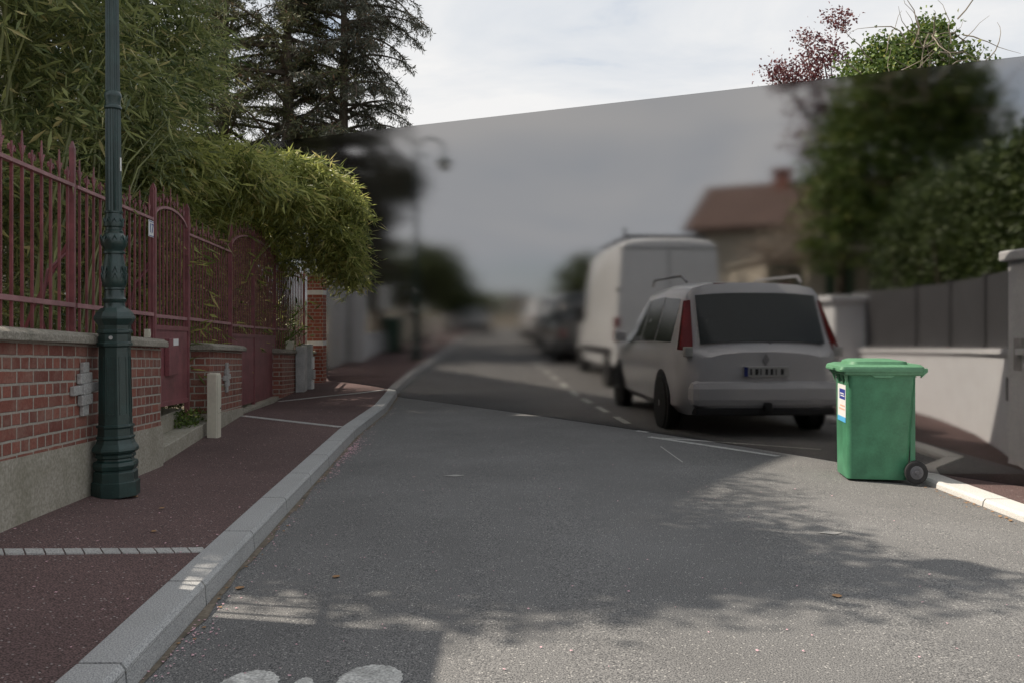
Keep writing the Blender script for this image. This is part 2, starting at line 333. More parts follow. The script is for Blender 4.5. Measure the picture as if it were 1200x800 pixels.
# pavements
KW, KH = .19, .12
pv = MB()
for y0, y1 in zip(YS, YS[1:]):
    def row(y):
        a = kx(y)-KW-.001; b = wx(y)-.02 if y < 19.2 else (wx(19.2)-.02+(y-19.2)*(-.03) if y < 40 else kx(y)-3.2)
        zk = gz(y)+KH-.006; zw = (wz(y) if y < 19.2 else gz(y)+.12)
        return [(a+(b-a)*k/6, y, zk+(zw-zk)*k/6) for k in range(7)]
    pv.strip(row(y0), row(y1))
tag(pv.build('pavement', M_RED, smooth=True), kind='structure')
pr = MB()
for y0, y1 in zip(YS, YS[1:]):
    def row(y):
        a = rx(y)+.215; return [(a+(9.5-a)*k/6, y, gz(y)+.05) for k in range(7)]
    pr.strip(row(y0), row(y1))
tag(pr.build('pavement', M_ROAD, smooth=True), kind='structure')
# red asphalt footway along the white wall and beside the near kerb
RW = [(3.4, 3.9), (3.9, 5.6), (4.6, 7.6), (5.3, 9.5), (5.9, 11.3), (6.2, 13.3)]
pr2 = MB(); pr2.strip([(rx(y)+.22, y, .054) for y in frange(0, 7.6, 12)], [(rx(y)+.95, y, .054) for y in frange(0, 7.6, 12)])
A = [(5.05, 7.2), (5.3, 8.4), (5.3, 9.5), (5.5, 11.0), (5.2, 13.3), (4.9, 16)]; B = [(4.6, 6.9), (4.6, 8.6), (4.6, 10), (4.7, 11.5), (4.75, 13.3), (4.72, 16)]
pr2.strip([(x+1.2, y, .056) for x, y in A], [(x-.25+.3, y, .056) for x, y in B])
tag(pr2.build('footway', M_RED), kind='structure')

# kerb stones: one structure object per side
def kerb(xf, side, ys0, ys1, step, w, hgt, name, m, gap=.008, lowf=None):
    k = MB(); y = ys0; r_ = random.Random(3)
    while y < ys1:
        y1 = min(y+step, ys1); n = 3
        hy = lambda yy: hgt if lowf is None else lowf(yy)
        loopA = []
        for q in range(n):
            a = y+gap+(y1-y-2*gap)*q/n; b = y+gap+(y1-y-2*gap)*(q+1)/n
            dz = 0
            def sec(yy):
                x0 = xf(yy); x1 = x0+side*w; zb = gz(yy)-.08; zt = gz(yy)+hy(yy)+dz
                return [(x0+side*-.002, yy, zb), (x0+side*.012, yy, zt-.022), (x0+side*.03, yy, zt), (x1, yy, zt), (x1, yy, zb)]
            S0, S1 = sec(a), sec(b); base = len(k.v); k.v += S0+S1
            for i in range(5): k.f.append((base+i, base+(i+1) % 5, base+5+(i+1) % 5, base+5+i))
            if q == 0: k.f.append(tuple(base+i for i in range(5)))
            if q == n-1: k.f.append(tuple(base+5+i for i in range(5))[::-1])
        y = y1
    o = tag(k.build(name, m, bevel=0), kind='structure'); return o
kerb(kx, -1, -4.98, 90, 1.02, KW, KH, 'kerb', M_GRAN)
kerb(lambda y: rx(y), 1, 0.2, 60, 1.05, .21, .055, 'kerb', M_GRANW, .008)
j = MB(); j.strip([(kx(y)-.01, y, gz(y)+.085) for y in YS if y < 90], [(kx(y)-KW+.01, y, gz(y)+.085) for y in YS if y < 90])
tag(j.build('kerb_joint_fill', mat('joint_sand', (.10, .095, .08), .95)), kind='structure')
gu = MB(); gu.strip([(kx(y)-.001, y, rz_(kx(y), y)+.004) for y in YS if y < 17], [(kx(y)+.035+.014*math.sin(y*5)+.01*math.sin(y*13), y, rz_(kx(y)+.04, y)+.004) for y in YS if y < 17])
tag(gu.build('gutter_dirt', mat('gutter_dirt', (.15, .125, .095), .95, noise=((7, .35), (50, .3)))), kind='structure')
# paver strips across the pavement
def pz(x, y):
    a = kx(y)-KW; b = wx(y); zk = gz(y)+KH-.006; return zk+(wz(y)-zk)*(x-a)/(b-a)
def pstrip(p0, p1, w, n):
    s = MB(); a = Vector(p0); b = Vector(p1); d = (b-a).normalized(); q = Vector((-d.y, d.x))*w/2; Lh = (b-a).length
    for i in range(n):
        c0 = a+d*(Lh*i/n+.004); c1 = a+d*(Lh*(i+1)/n-.004)
        pts = [c0-q, c1-q, c1+q, c0+q]
        s.hexa([(p.x, p.y, pz(p.x, p.y)-.02) for p in pts]+[(p.x, p.y, pz(p.x, p.y)+.005) for p in pts])
    tag(s.build('paver_strip', M_PAVER), kind='structure')
pstrip((-2.66, 4.12), (-1.725, 4.80), .085, 13)
pstrip((-3.55, 11.25), (-2.12, 10.55), .11, 14)
pstrip((-4.0, 14.6), (-2.42, 16.45), .11, 20)
# painted markings
def rflat(pts, dz=.004): return [(x, y, rz_(x, y)+dz) for x, y in pts]
mk = MB()
def line(p0, p1, w, n=6):
    a = Vector(p0); b = Vector(p1); d = (b-a).normalized(); q = Vector((-d.y, d.x))*w/2
    mk.strip(rflat([tuple(a+(b-a)*i/n-q) for i in range(n+1)]), rflat([tuple(a+(b-a)*i/n+q) for i in range(n+1)]))
line((1.63, 10.15), (2.72, 8.72), .09); line((1.75, 10.05), (3.35, 9.25), .07)
line((1.58, 10.75), (1.70, 10.6), .12, 2)
for k in range(9):
    y = 11.5+k*1.5; xx = 1.62-(y-10.8)*.075; line((xx, y), (xx-.06, y+.85), .10, 3)
for cx, cyy, a, b in ((-1.0, 3.22, .115, .145), (-.54, 3.24, .125, .15), (-.79, 3.17, .045, .115)):
    mk.poly(rflat([(cx+a*(1+.03*math.sin(t*2.7)+.02*math.sin(t*5.1))*math.cos(t*math.pi/28), cyy+b*(1+.03*math.sin(t*2.7)+.02*math.sin(t*5.1))*math.sin(t*math.pi/28)) for t in range(56)]))
tag(mk.build('road_marking', M_PAINT), kind='structure')
st = MB(); a = P(775, 526, 9.0); b = P(797, 547, 8.1)
st.poly(rflat([(1.62, 9.35), (1.635, 9.35), (1.665, 8.28), (1.648, 8.28)], .0045)); st.poly(rflat([(-.62, 7.62), (-.5, 7.66), (-.42, 7.62), (-.5, 7.57)], .0045))
st.poly(rflat([(1.97, 5.5), (2.05, 5.54), (2.13, 5.5), (2.06, 5.45)], .0045))
tag(st.build('road_scuff', mat('scuff', (.36, .35, .33), .8)), kind='structure')

# ------------------------------------------------------------------ frosted smoked sheet across the road
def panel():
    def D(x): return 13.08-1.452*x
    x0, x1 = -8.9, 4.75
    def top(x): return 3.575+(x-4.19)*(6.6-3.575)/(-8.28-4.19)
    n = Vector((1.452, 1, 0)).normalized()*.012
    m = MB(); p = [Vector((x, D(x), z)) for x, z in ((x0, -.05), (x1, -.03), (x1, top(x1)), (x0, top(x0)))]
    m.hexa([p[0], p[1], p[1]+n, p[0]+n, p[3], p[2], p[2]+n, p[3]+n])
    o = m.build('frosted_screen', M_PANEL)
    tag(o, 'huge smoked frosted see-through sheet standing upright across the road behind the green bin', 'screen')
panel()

# ------------------------------------------------------------------ foliage
def leaves(name, pts, dirs, length, width, material, parent=None, seed=1, fold=.25, lw=.35):
    """one four-sided folded leaf at every point: pts Nx3, dirs Nx3 (unit)"""
    rs = np.random.RandomState(seed); n = len(pts)
    d = dirs/np.maximum(np.linalg.norm(dirs, axis=1, keepdims=True), 1e-6)
    rv = rs.normal(size=(n, 3)); s = np.cross(d, rv); s /= np.maximum(np.linalg.norm(s, axis=1, keepdims=True), 1e-6)
    u = np.cross(s, d)
    ln = length*(1+lw*rs.uniform(-1, 1, (n, 1))); wd = width*(1+lw*rs.uniform(-1, 1, (n, 1)))
    mid = pts+d*ln*.42
    V = np.empty((n, 4, 3)); V[:, 0] = pts; V[:, 1] = mid+s*wd/2+u*wd*fold; V[:, 2] = pts+d*ln; V[:, 3] = mid-s*wd/2+u*wd*fold
    me = bpy.data.meshes.new(name); me.vertices.add(4*n); me.vertices.foreach_set('co', V.reshape(-1).astype(np.float32))
    me.loops.add(6*n); i = np.arange(n)*4
    F = np.stack([i, i+1, i+2, i, i+2, i+3], 1).reshape(-1); me.loops.foreach_set('vertex_index', F.astype(np.int32))
    me.polygons.add(2*n); me.polygons.foreach_set('loop_start', np.arange(0, 6*n, 3, dtype=np.int32))
    try: me.polygons.foreach_set('loop_total', np.full(2*n, 3, dtype=np.int32))
    except Exception: pass
    at = me.attributes.new('var', 'FLOAT', 'POINT'); at.data.foreach_set('value', np.repeat(rs.uniform(0, 1, n), 4).astype(np.float32))
    me.update(); me.validate()
    me.materials.append(material); o = bpy.data.objects.new(name, me); C.objects.link(o)
    if parent: o.parent = parent
    return o
def clumps(rs, ell, nc, per, cs, squash=.8, shell=.75):
    """leaf positions in clumps round the surface of ellipsoids (cx,cy,cz,rx,ry,rz,weight)"""
    w = np.array([e[6] for e in ell], float); w /= w.sum(); out = []; cen = []
    for e, ww in zip(ell, w):
        k = max(1, int(nc*ww)); v = rs.normal(size=(k, 3)); v /= np.linalg.norm(v, axis=1, keepdims=True)
        r = (shell+(1-shell)*rs.uniform(0, 1, (k, 1)))*rs.uniform(.82, 1.1, (k, 1)); inner = rs.uniform(0, 1, (k, 1)) < .3; r = np.where(inner, r*rs.uniform(.2, .9, (k, 1)), r)
        c = np.array(e[:3])+v*r*np.array(e[3:6]); cen.append(c)
        sz = cs*rs.uniform(.5, 1.3, (k, 1, 1))
        p = c[:, None, :]+rs.normal(size=(k, per, 3))*sz*np.array([1, 1, squash]); out.append(p.reshape(-1, 3))
    return np.concatenate(out), np.concatenate(cen)
def tree(name, label, cat, base, hgt, tr, ell, nc, per, cs, ln, wd, m, seed, group=None, droop=-.1, bark=M_BARK, limbs=9, crown='crown'):
    base = Vector(base); t = thing(name, label, cat, base, 0, group); rs = np.random.RandomState(seed); r_ = random.Random(seed)
    p, cen = clumps(rs, ell, nc, per, cs); d = rs.normal(size=p.shape); d[:, 2] = d[:, 2]*.7+droop
    leaves(crown, p-np.array(base), d, ln, wd, m, t, seed)
    tk = MB(); pts = [Vector((0, 0, -.1)), Vector((r_.uniform(-.1, .1), r_.uniform(-.1, .1), hgt*.35)), Vector((r_.uniform(-.2, .2), r_.uniform(-.2, .2), hgt*.7)), Vector((r_.uniform(-.2, .2), 0, hgt))]
    tk.tube(pts, [tr*1.25, tr, tr*.7, tr*.25], 10)
    for k in range(limbs):
        a = pts[1].lerp(pts[3], r_.uniform(0, .9)); c = Vector(cen[r_.randrange(len(cen))])-base
        m_ = a.lerp(c, .5)+Vector((0, 0, .15)); tk.tube([a, m_, c], [tr*.35, tr*.2, tr*.06], 6)
    tk.build('trunk', bark, t, smooth=True)
    return t

# bamboo ------------------------------------------------------------
def bamboo(label, base, culms, sprays, seed, m, leafn=9, ln=.13, wd=.019, fill=None):
    base = Vector(base); t = thing('bamboo', label, 'bamboo', base); rs = np.random.RandomState(seed); r_ = random.Random(seed)
    cm = MB(); P_ = []; D_ = []
    for (x, y, z0, z1, lx, ly) in culms:
        pts = [Vector((x, y, z0)), Vector((x+lx*.2, y+ly*.2, z0+(z1-z0)*.45)), Vector((x+lx*.55, y+ly*.55, z0+(z1-z0)*.8)), Vector((x+lx, y+ly, z1))]
        cm.tube([p-base for p in pts], [.017, .015, .010, .004], 6)
    for (c, d, Ls) in sprays:                          # a twig with alternating leaves, tip drooping
        c = np.array(c, float); d = np.array(d, float); d /= np.linalg.norm(d)
        for k in range(leafn):
            u = k/(leafn-1); q = c+d*Ls*u+np.array([0, 0, -.25*Ls*u*u])
            side = rs.normal(size=3)*.75; side[2] -= .35
            P_.append(q); D_.append(d*.75+side)
    P_ = np.array(P_); D_ = np.array(D_)
    leaves('foliage', P_-np.array(base), D_, ln, wd, m, t, seed, lw=.45)
    for i in range(0, len(sprays), 6):
        c, d, Ls = sprays[i]; c = Vector(c); d = Vector(d).normalized(); cm.tube([c-base-d*.35, c-base+d*Ls*.7], [.004, .002], 4)
    cm.build('culms', M_CULM, t, smooth=True)
    return t
def rspray(r_, c, out=(0, 0, 0), Ls=(.2, .5)):
    a = r_.uniform(0, 6.283); d = (math.cos(a)*.8+out[0], math.sin(a)*.8+out[1], r_.uniform(-.35, .55)+out[2]); return (c, d, r_.uniform(*Ls))
r_ = random.Random(11)
# tall screen behind the first fence panels
cul = []; spr = []
for i in range(30):
    y = r_.uniform(5.75, 11.0); x = wx(y)-r_.uniform(.7, 1.9); cul.append((x, y, .1, r_.uniform(3.8, 6.2), r_.uniform(-.3, .7), r_.uniform(-.5, .5)))
for i in range(14):
    y = r_.uniform(5.65, 8.2); x = wx(y)-r_.uniform(.5, .75); b = r_.uniform(.0, .5); cul.append((x, y, .6, r_.uniform(2.9, 3.8), r_.uniform(.1, .5), r_.uniform(.2, 1.3)))
def topz(y): return lerp([(5.2, 4.4), (6, 5.6), (9, 6.3), (11, 5.2), (12.2, 3.6)], y)
for i in range(15500):
    y = 5.72+5.95*r_.random()**1.0; dep = r_.random()**1.5*1.9
    z = r_.uniform(.35, topz(y)) if r_.random() < .6 else r_.uniform(2.3, topz(y)); out = .30*max(0, (z-2.3)/2.5)
    x = wx(y)-.28-dep+out*(1 if r_.random() < .6 else 0)
    if z < 2.4: x -= .15
    # shape of the silhouette: fewer twigs high up at the far end
    px = 600+1000*x/y; py = 380-1000*(z-EYE)/y
    lim = lerp([(-400, 285), (0, 272), (60, 262), (110, 245), (150, 212), (185, 188), (260, 185), (600, 185)], py)
    if z > 2.3 and px > lim+r_.gauss(0, 9): continue
    g_ = math.sin(y*2.3+z*1.7+1)*math.sin(z*2.9-y*1.3)+.6*math.sin(y*6.1+z*1.1)*math.sin(z*5.3+x*2)
    if g_ > .12 and dep < 1.1: continue
    if z < 2.9: x -= .25
    spr.append(rspray(r_, (x, y, z), (.35, -.1, 0)))
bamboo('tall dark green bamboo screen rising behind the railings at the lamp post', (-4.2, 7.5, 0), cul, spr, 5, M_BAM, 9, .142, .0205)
cul = []; spr = []
for i in range(40):
    y = r_.uniform(11.2, 17.6); x = wx(y)-r_.uniform(.4, 1.4); cul.append((x, y, .1, r_.uniform(2.8, 3.6), r_.uniform(0, 1.1), r_.uniform(-.4, .4)))
def inblob(x, y, z):
    # profile of the overhanging mass in its own frame: street distance vs height
    s = x-wx(y); top = lerp([(9, 3.45), (10.5, 3.6), (12, 3.85), (13, 4.0), (15, 4.3), (16.2, 4.0), (16.9, 3.6)], y)+.10*math.sin(y*5)
    if y > 16.9 or z > top: return False
    out = lerp([(9, -.2), (11, .0), (12.5, .3), (14, .8), (15.2, 1.38), (16.9, 1.05)], y)
    ztop_shape = 1-max(0, (z-(top-.6))/.6)**2*.3+.12*math.sin(y*4+z*5)*math.sin(z*3.7)
    return s < out*ztop_shape
n = 0
while n < 7800:
    y = r_.uniform(9.2, 16.9); s = r_.uniform(-1.5, 1.8); x = wx(y)+s; z = r_.uniform(1.0, 4.2)
    if not inblob(x, y, z): continue
    low = lerp([(9, 3.2), (13, 3.35), (14.3, 3.2), (15, 2.8), (15.6, 2.5), (16.9, 2.35)], y) - (lerp([(.5, 0), (1.3, .35)], s) if y > 14.5 else 0)
    if s > -.45 and z < low: continue
    if s < -.25 and z < 1.0 + .0: continue
    # keep mostly the outside of the mass
    if inblob(x+.4, y, z) and inblob(x, y, z+.4) and r_.random() < .72: continue
    if math.sin(y*2.6+z*2+1)*math.sin(z*4.5-y+s)+.5*math.sin(y*6+s*4)*math.sin(z*7) > .16 and r_.random() < .92: continue
    spr.append(rspray(r_, (x, y, z), (.35, 0, -.25), (.2, .45))); n += 1
for i in range(420):                                   # darker low twigs behind the gates
    y = r_.uniform(9.0, 17.5); spr.append(rspray(r_, (wx(y)-r_.uniform(.75, 1.7), y, r_.uniform(.2, 2.6)), (0, 0, 0)))
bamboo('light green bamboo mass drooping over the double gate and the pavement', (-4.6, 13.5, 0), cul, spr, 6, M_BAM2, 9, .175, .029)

# ------------------------------------------------------------------ garden walls and fences on the left
ANG = math.atan2(1, -.128); SC = math.sqrt(1+.128**2)
def cop(y): return 1.37-.04*(y-4.56)
def plin(y): return .65-.055*(y-4.56)
def wall(label, y0, y1, crosses=(), group='brick walls under the railings', th=.25):
    an_ = math.atan2(y1-y0, wx(y1)-wx(y0)); t = thing('brick_wall', label, 'wall', (wx(y0), y0, 0), an_, group); Lw = (y1-y0)*SC
    def Y(s): return y0+s/SC
    b = MB(); ct = .075
    b.hexa([(0, 0, plin(y0)-.0), (Lw, 0, plin(y1)), (Lw, th, plin(y1)), (0, th, plin(y0)), (0, 0, cop(y0)-ct), (Lw, 0, cop(y1)-ct), (Lw, th, cop(y1)-ct), (0, th, cop(y0)-ct)]).build('brickwork', M_BRICK, t)
    p = MB(); e = .018
    n = max(2, int(Lw/.4))
    for i in range(n):
        a, c = Lw*i/n, Lw*(i+1)/n
        aa = a-(.0 if i else e); cc = c+(0 if i < n-1 else e)
        p.hexa([(aa, -e, wz(Y(a))-.25), (cc, -e, wz(Y(c))-.25), (cc, th+e, wz(Y(c))-.25), (aa, th+e, wz(Y(a))-.25),
                (aa, -e, plin(Y(a))), (cc, -e, plin(Y(c))), (cc, th+e, plin(Y(c))), (aa, th+e, plin(Y(a)))])
    p.build('plinth', M_CONC, t)
    c = MB(); o = .055
    z0, z1 = cop(y0), cop(y1)
    lo = [(-o, -o, -ct), (-o, -o, -.028), (-o, -.01, -.004), (-o, th*.5, .012), (-o, th+.01, -.004), (-o, th+o, -.028), (-o, th+o, -ct)]
    c.v = [(x, y, z0+z) for x, y, z in lo]+[(Lw+o, y, z1+z) for x, y, z in lo]; k = len(lo)
    c.f = [tuple(range(k)), tuple(range(2*k-1, k-1, -1))]+[(i, (i+1) % k, k+(i+1) % k, k+i) for i in range(k)]
    c.build('coping', M_COPE, t, bevel=.008)
    for (yc, zc, s) in crosses:
        x = (yc-y0)*SC; q = MB()
        q.box(x-.22*s, x-.065*s, -.030, -.001, zc-.032, zc+.030); q.box(x-.064*s, x+.07*s, -.038, -.001, zc-.037, zc+.036); q.box(x+.071*s, x+.22*s, -.032, -.001, zc-.028, zc+.034)
        q.box(x-.105*s, x+.10*s, -.034, -.002, zc+.037, zc+.107); q.box(x-.05*s, x+.055*s, -.030, -.002, zc+.108, zc+.178)
        q.box(x-.09*s, x+.105*s, -.036, -.002, zc-.108, zc-.038); q.box(x-.055*s, x+.05*s, -.029, -.002, zc-.178, zc-.109)
        q.build('wall_anchor', M_CRS, t, bevel=.006)
    return t
M_CRS = grain_mat('anchor_stone', (.30, .295, .285), (.46, .45, .43), 60, stain=(.2, .18, .16), stain_amt=.5)
wall('long brick wall with grey cross shaped anchor behind the lamp post', 2.2, 7.58, [(5.72, .95, 1.0)])
wall('short brick wall with cream utility box between the two gates', 9.5, 11.4, [(10.35, .74, .8)])
wall('farthest short brick wall with grey painted cabinets against it', 15.2, 18.45)
# step and weeds under the small gate
s = MB(); 
s.hexa([Vector((wx(7.62)-.02, 7.62, -.1)), Vector((wx(9.47)-.02, 9.47, -.1)), Vector((wx(9.47)-.5, 9.47, -.1)), Vector((wx(7.62)-.5, 7.62, -.1)),
        Vector((wx(7.62)-.02, 7.62, .27)), Vector((wx(9.47)-.02, 9.47, .30)), Vector((wx(9.47)-.5, 9.47, .30)), Vector((wx(7.62)-.5, 7.62, .27))])
s.hexa([Vector((wx(7.62)-.25, 7.7, .2)), Vector((wx(9.3)-.25, 9.3, .2)), Vector((wx(9.3)-1.0, 9.3, .2)), Vector((wx(7.7)-1.0, 7.7, .2)),
        Vector((wx(7.62)-.25, 7.7, .47)), Vector((wx(9.3)-.25, 9.3, .47)), Vector((wx(9.3)-1.0, 9.3, .47)), Vector((wx(7.7)-1.0, 7.7, .47))])
tag(s.build('door_step', M_CONC, bevel=.01), 'mossy concrete step under the small arched gate', 'step')
rs = np.random.RandomState(4); n = 330
p = np.stack([wx(9.2)-.1-rs.uniform(-.05, .16, n), 9.0+rs.uniform(-.1, .4, n), .29+rs.uniform(0, .17, n)], 1); d = rs.normal(size=(n, 3)); d[:, 2] += .3
tag(leaves('weeds', p, d, .05, .022, M_IVY, None, 5), 'small clump of weeds growing on the step under the arched gate', 'weeds')

OF = .18
def fpt(y, z): return (wx(y)-OF, y, z)
def finial(m, s, z, h, style, w=.016):
    """spear with side scrolls on top of a bar, in the fence's local frame"""
    if style == 'tall':
        m.hexa([(s-.007, -.004, z), (s+.007, -.004, z), (s+.007, .004, z), (s-.007, .004, z), (s-.016, -.004, z+h*.45), (s+.016, -.004, z+h*.45), (s+.016, .004, z+h*.45), (s-.016, .004, z+h*.45)])
        m.hexa([(s-.016, -.004, z+h*.45), (s+.016, -.004, z+h*.45), (s+.016, .004, z+h*.45), (s-.016, .004, z+h*.45), (s-.004, -.003, z+h), (s+.004, -.003, z+h), (s+.004, .003, z+h), (s-.004, .003, z+h)])
    for sg in (-1, 1):
        pts = [(s, 0, z+.01), (s+sg*.020, 0, z+.045), (s+sg*.035, 0, z+.075), (s+sg*.048, 0, z+.062), (s+sg*.044, 0, z+.042), (s+sg*.032, 0, z+.048)]
        if style == 'tall': pts = [(s, 0, z+.03), (s+sg*.022, 0, z+.07), (s+sg*.040, 0, z+.105), (s+sg*.048, 0, z+.10)]
        m.tube(pts, .0055, 5)
    if style != 'tall':
        m.hexa([(s-.007, -.005, z), (s+.007, -.005, z), (s+.007, .005, z), (s-.007, .005, z), (s-.006, -.005, z+h), (s+.006, -.005, z+h), (s+.003, .005, z+h), (s-.003, .005, z+h)])
def topfun(kind, a, b, zs, zp, skew=.38):
    if kind == 'flat': return lambda y: 2.355
    def f(y):
        u = (y-a)/(b-a); u = min(max(u, 0), 1)
        return zs+(zp-zs)*math.sqrt(max(0, 1-(2*u-1)**2))
    return f
def railing(t, y0, y1, top, low, bot, nbar, off=0.02, rail=True, lowrail=True):
    """bars, rails and finials between two posts; local frame of t at y0"""
    Lf = (y1-y0)*SC; rl = MB(); lr = MB()
    for i in range(nbar):
        s = off+(Lf-2*off)*(i+.5)/nbar; y = y0+s/SC
        zb = bot(y) if callable(bot) else bot; zt = top(y)
        bars = MB(); bars.box(s-.008, s+.008, -.008, .008, zb, zt+.02)
        finial(bars, s, zt+.018, .19 if i % 2 == 0 else .10, 'tall' if i % 2 == 0 else 'short'); bars.build('picket', M_BURG, t)
    n = 14 if rail == 'arch' else 1
    for i in range(n):
        a, b = off*.3+(Lf-.6*off)*i/n, off*.3+(Lf-.6*off)*(i+1)/n
        za, zb_ = top(y0+a/SC), top(y0+b/SC)
        rl.hexa([(a, -.02, za-.012), (b, -.02, zb_-.012), (b, .02, zb_-.012), (a, .02, za-.012), (a, -.02, za+.012), (b, -.02, zb_+.012), (b, .02, zb_+.012), (a, .02, za+.012)])
    lr.hexa([(.004, -.021, low(y0)-.016), (Lf-.004, -.021, low(y1)-.016), (Lf-.004, .019, low(y1)-.016), (.004, .019, low(y0)-.016),
             (.004, -.021, low(y0)+.016), (Lf-.004, -.021, low(y1)+.016), (Lf-.004, .019, low(y1)+.016), (.004, .019, low(y0)+.016)])
    rl.build('top_rail', M_BURGB, t); lr.build('lower_rail', M_BURGB, t)
def lowz(y): return 1.54-.023*(y-4.87)
flat = lambda y: 2.355
def post(m, s, z0, z1, w=.017):
    m.box(s-w, s+w, -w, w, z0, z1); m.hexa([(s-w, -w, z1), (s+w, -w, z1), (s+w, w, z1), (s-w, w, z1), (s-.004, -.004, z1+.05), (s+.004, -.004, z1+.05), (s+.004, .004, z1+.05), (s-.004, .004, z1+.05)])
def fence(label, y0, y1, nbar, z1=2.62, brace=False, first=True, last=True):
    t = thing('railing', label, 'railing', (wx(y0)-OF, y0, 0), math.atan2(y1-y0, wx(y1)-wx(y0)), 'burgundy railings on the brick walls')
    Lf = (y1-y0)*SC
    railing(t, y0, y1, flat, lowz, lambda y: cop(y)-.01, nbar)
    if first: m = MB(); post(m, 0, cop(y0)-.02, z1); m.build('post', M_BURG, t)
    if last: m = MB(); post(m, Lf, cop(y1)-.02, z1); m.build('post', M_BURG, t)
    if brace:
        m = MB(); s = Lf; m.tube([(s, .03, 1.95), (s-.02, .25, 1.5), (s-.05, .55, .6)], .015, 4); m.tube([(s, .02, 1.9), (s-.12, .12, 1.75), (s-.18, .14, 1.45), (s-.10, .14, 1.32)], .010, 6); m.build('brace', M_BURG, t)
    return t
fence('burgundy railing panel nearest the camera with yellow bamboo stems behind', 2.3, 6.02, 26, brace=True)
f2 = fence('burgundy railing panel partly hidden by the green lamp post', 6.06, 7.93, 13, first=False, brace=True)
fence('burgundy railing panel between the small arched gate and the double gate', 9.25, 11.49, 15, last=False, first=False)
fence('farthest burgundy railing panel ending at the brick pillar', 15.57, 18.3, 16, first=False)
def sheetmetal(m, s0, s1, z0a, z0b, z1a, z1b, y=-.012, t=.012):
    m.hexa([(s0, y, z0a), (s1, y, z0b), (s1, y+t, z0b), (s0, y+t, z0a), (s0, y, z1a), (s1, y, z1b), (s1, y+t, z1b), (s0, y+t, z1a)])
# small gate
y0, y1 = 7.97, 9.21; Lg = (y1-y0)*SC
t = thing('small_gate', 'narrow arched burgundy gate with letter box flap beside the lamp post', 'gate', (wx(y0)-OF, y0, 0), ANG)
railing(t, y0+.03, y1-.03, topfun('arch', y0, y1, 2.36, 2.53), lambda y: 1.46-.02*(y-y0), lambda y: 1.34, 9, rail='arch')
m = MB(); sheetmetal(m, .035, Lg-.035, .62, .57, 1.355, 1.33); m.build('steel_panel', M_BURG, t, bevel=.003)
m = MB(); sheetmetal(m, .035, Lg-.035, 1.33, 1.305, 1.375, 1.35, -.024, .04); m.build('cross_bar', M_BURG, t); m = MB(); sheetmetal(m, .035, Lg-.035, .60, .55, .645, .595, -.024, .04); m.build('cross_bar', M_BURG, t)
m = MB(); m.box(.33, .68, -.06, -.013, .88, 1.24); m.build('letter_box', M_BURG, t, bevel=.006)
m = MB(); m.box(.46, .64, -.066, -.061, 1.17, 1.235); m.build('letter_box_label', M_WHITE, t)
for s_, zt in ((0, 2.65), (Lg, 2.63)):
    m = MB(); post(m, s_, .35 if s_ else cop(y0)-.05, zt, .024); m.build('post', M_BURG, t)
# scrolls beside the post
# double gate
y0, y1 = 11.53, 15.53; Lg = (y1-y0)*SC; ym = 13.3; sm = (ym-y0)*SC
t = thing('double_gate', 'wide two leaf burgundy gate with arched top and solid lower panels', 'gate', (wx(y0)-OF, y0, 0), ANG)
arch = topfun('arch', y0, y1, 2.38, 2.72)
def leafgate(a, b, nb):
    lf = bpy.data.objects.new('gate_leaf', None); C.objects.link(lf); lf.parent = t; lf.location = ((a-y0)*SC, 0, 0)
    railing(lf, a+.03, b-.03, arch, lambda y: 1.37-.02*(y-y0), lambda y: 1.2, nb, rail='arch'); Lx = (b-a)*SC
    m = MB(); sheetmetal(m, .03, Lx-.03, .24-(a-y0)*.045, .24-(b-y0)*.045+.02, 1.235-.02*(a-y0), 1.235-.02*(b-y0)); m.build('steel_panel', M_BURG, lf, bevel=.003)
    m = MB(); sheetmetal(m, .03, Lx-.03, 1.21-.02*(a-y0), 1.21-.02*(b-y0), 1.255-.02*(a-y0), 1.255-.02*(b-y0), -.024, .04); m.build('cross_bar', M_BURG, lf)
leafgate(y0, ym, 11); leafgate(ym, y1, 13)
for s_, z0, zt in ((0, .1, 2.70), (sm, .12, 2.78), (Lg, .05, 2.73)):
    m = MB(); post(m, s_, z0, zt, .026); m.build('post', M_BURG, t)
m = MB(); sheetmetal(m, 0, Lg, -.1, -.1, .17, .10, -.12, .3); tag(m.build('gate_sill', M_CONC), 'low concrete sill in the ground under the double gate', 'sill').location = (wx(y0)-OF, y0, 0)
bpy.data.objects['gate_sill'].rotation_euler = (0, 0, ANG)
# house number plate on the fence
t = thing('number_plate', 'small white enamel plate with dark blue house number wired to the railing', 'number plate', (wx(7.7)-OF+.03, 7.7, 2.24), ANG)
m = MB(); m.box(-.075, .075, -.03, -.024, -.075, .075); m.build('plate', M_WHITE, t, bevel=.004)
m = MB(); m.box(-.068, .068, -.032, -.0305, .062, .068); m.build('border', M_BLUE, t); m = MB(); m.box(-.068, .068, -.032, -.0305, -.068, -.062); m.build('border', M_BLUE, t)
text('numerals', '17', .12, M_BLUE, t, (0, -.0325, 0), (R(90), 0, 0))
m = MB(); m.box(-.03, .03, -.03, .01, 0, .075); m.box(-.022, .022, -.034, -.031, .012, .05)
o = tag(m.build('intercom', M_OFFW, bevel=.004), 'tiny cream intercom box on the coping at the small gate post', 'intercom'); o.location = (wx(7.55)-.12, 7.55, cop(7.55)+.012); o.rotation_euler = (0, 0, ANG)
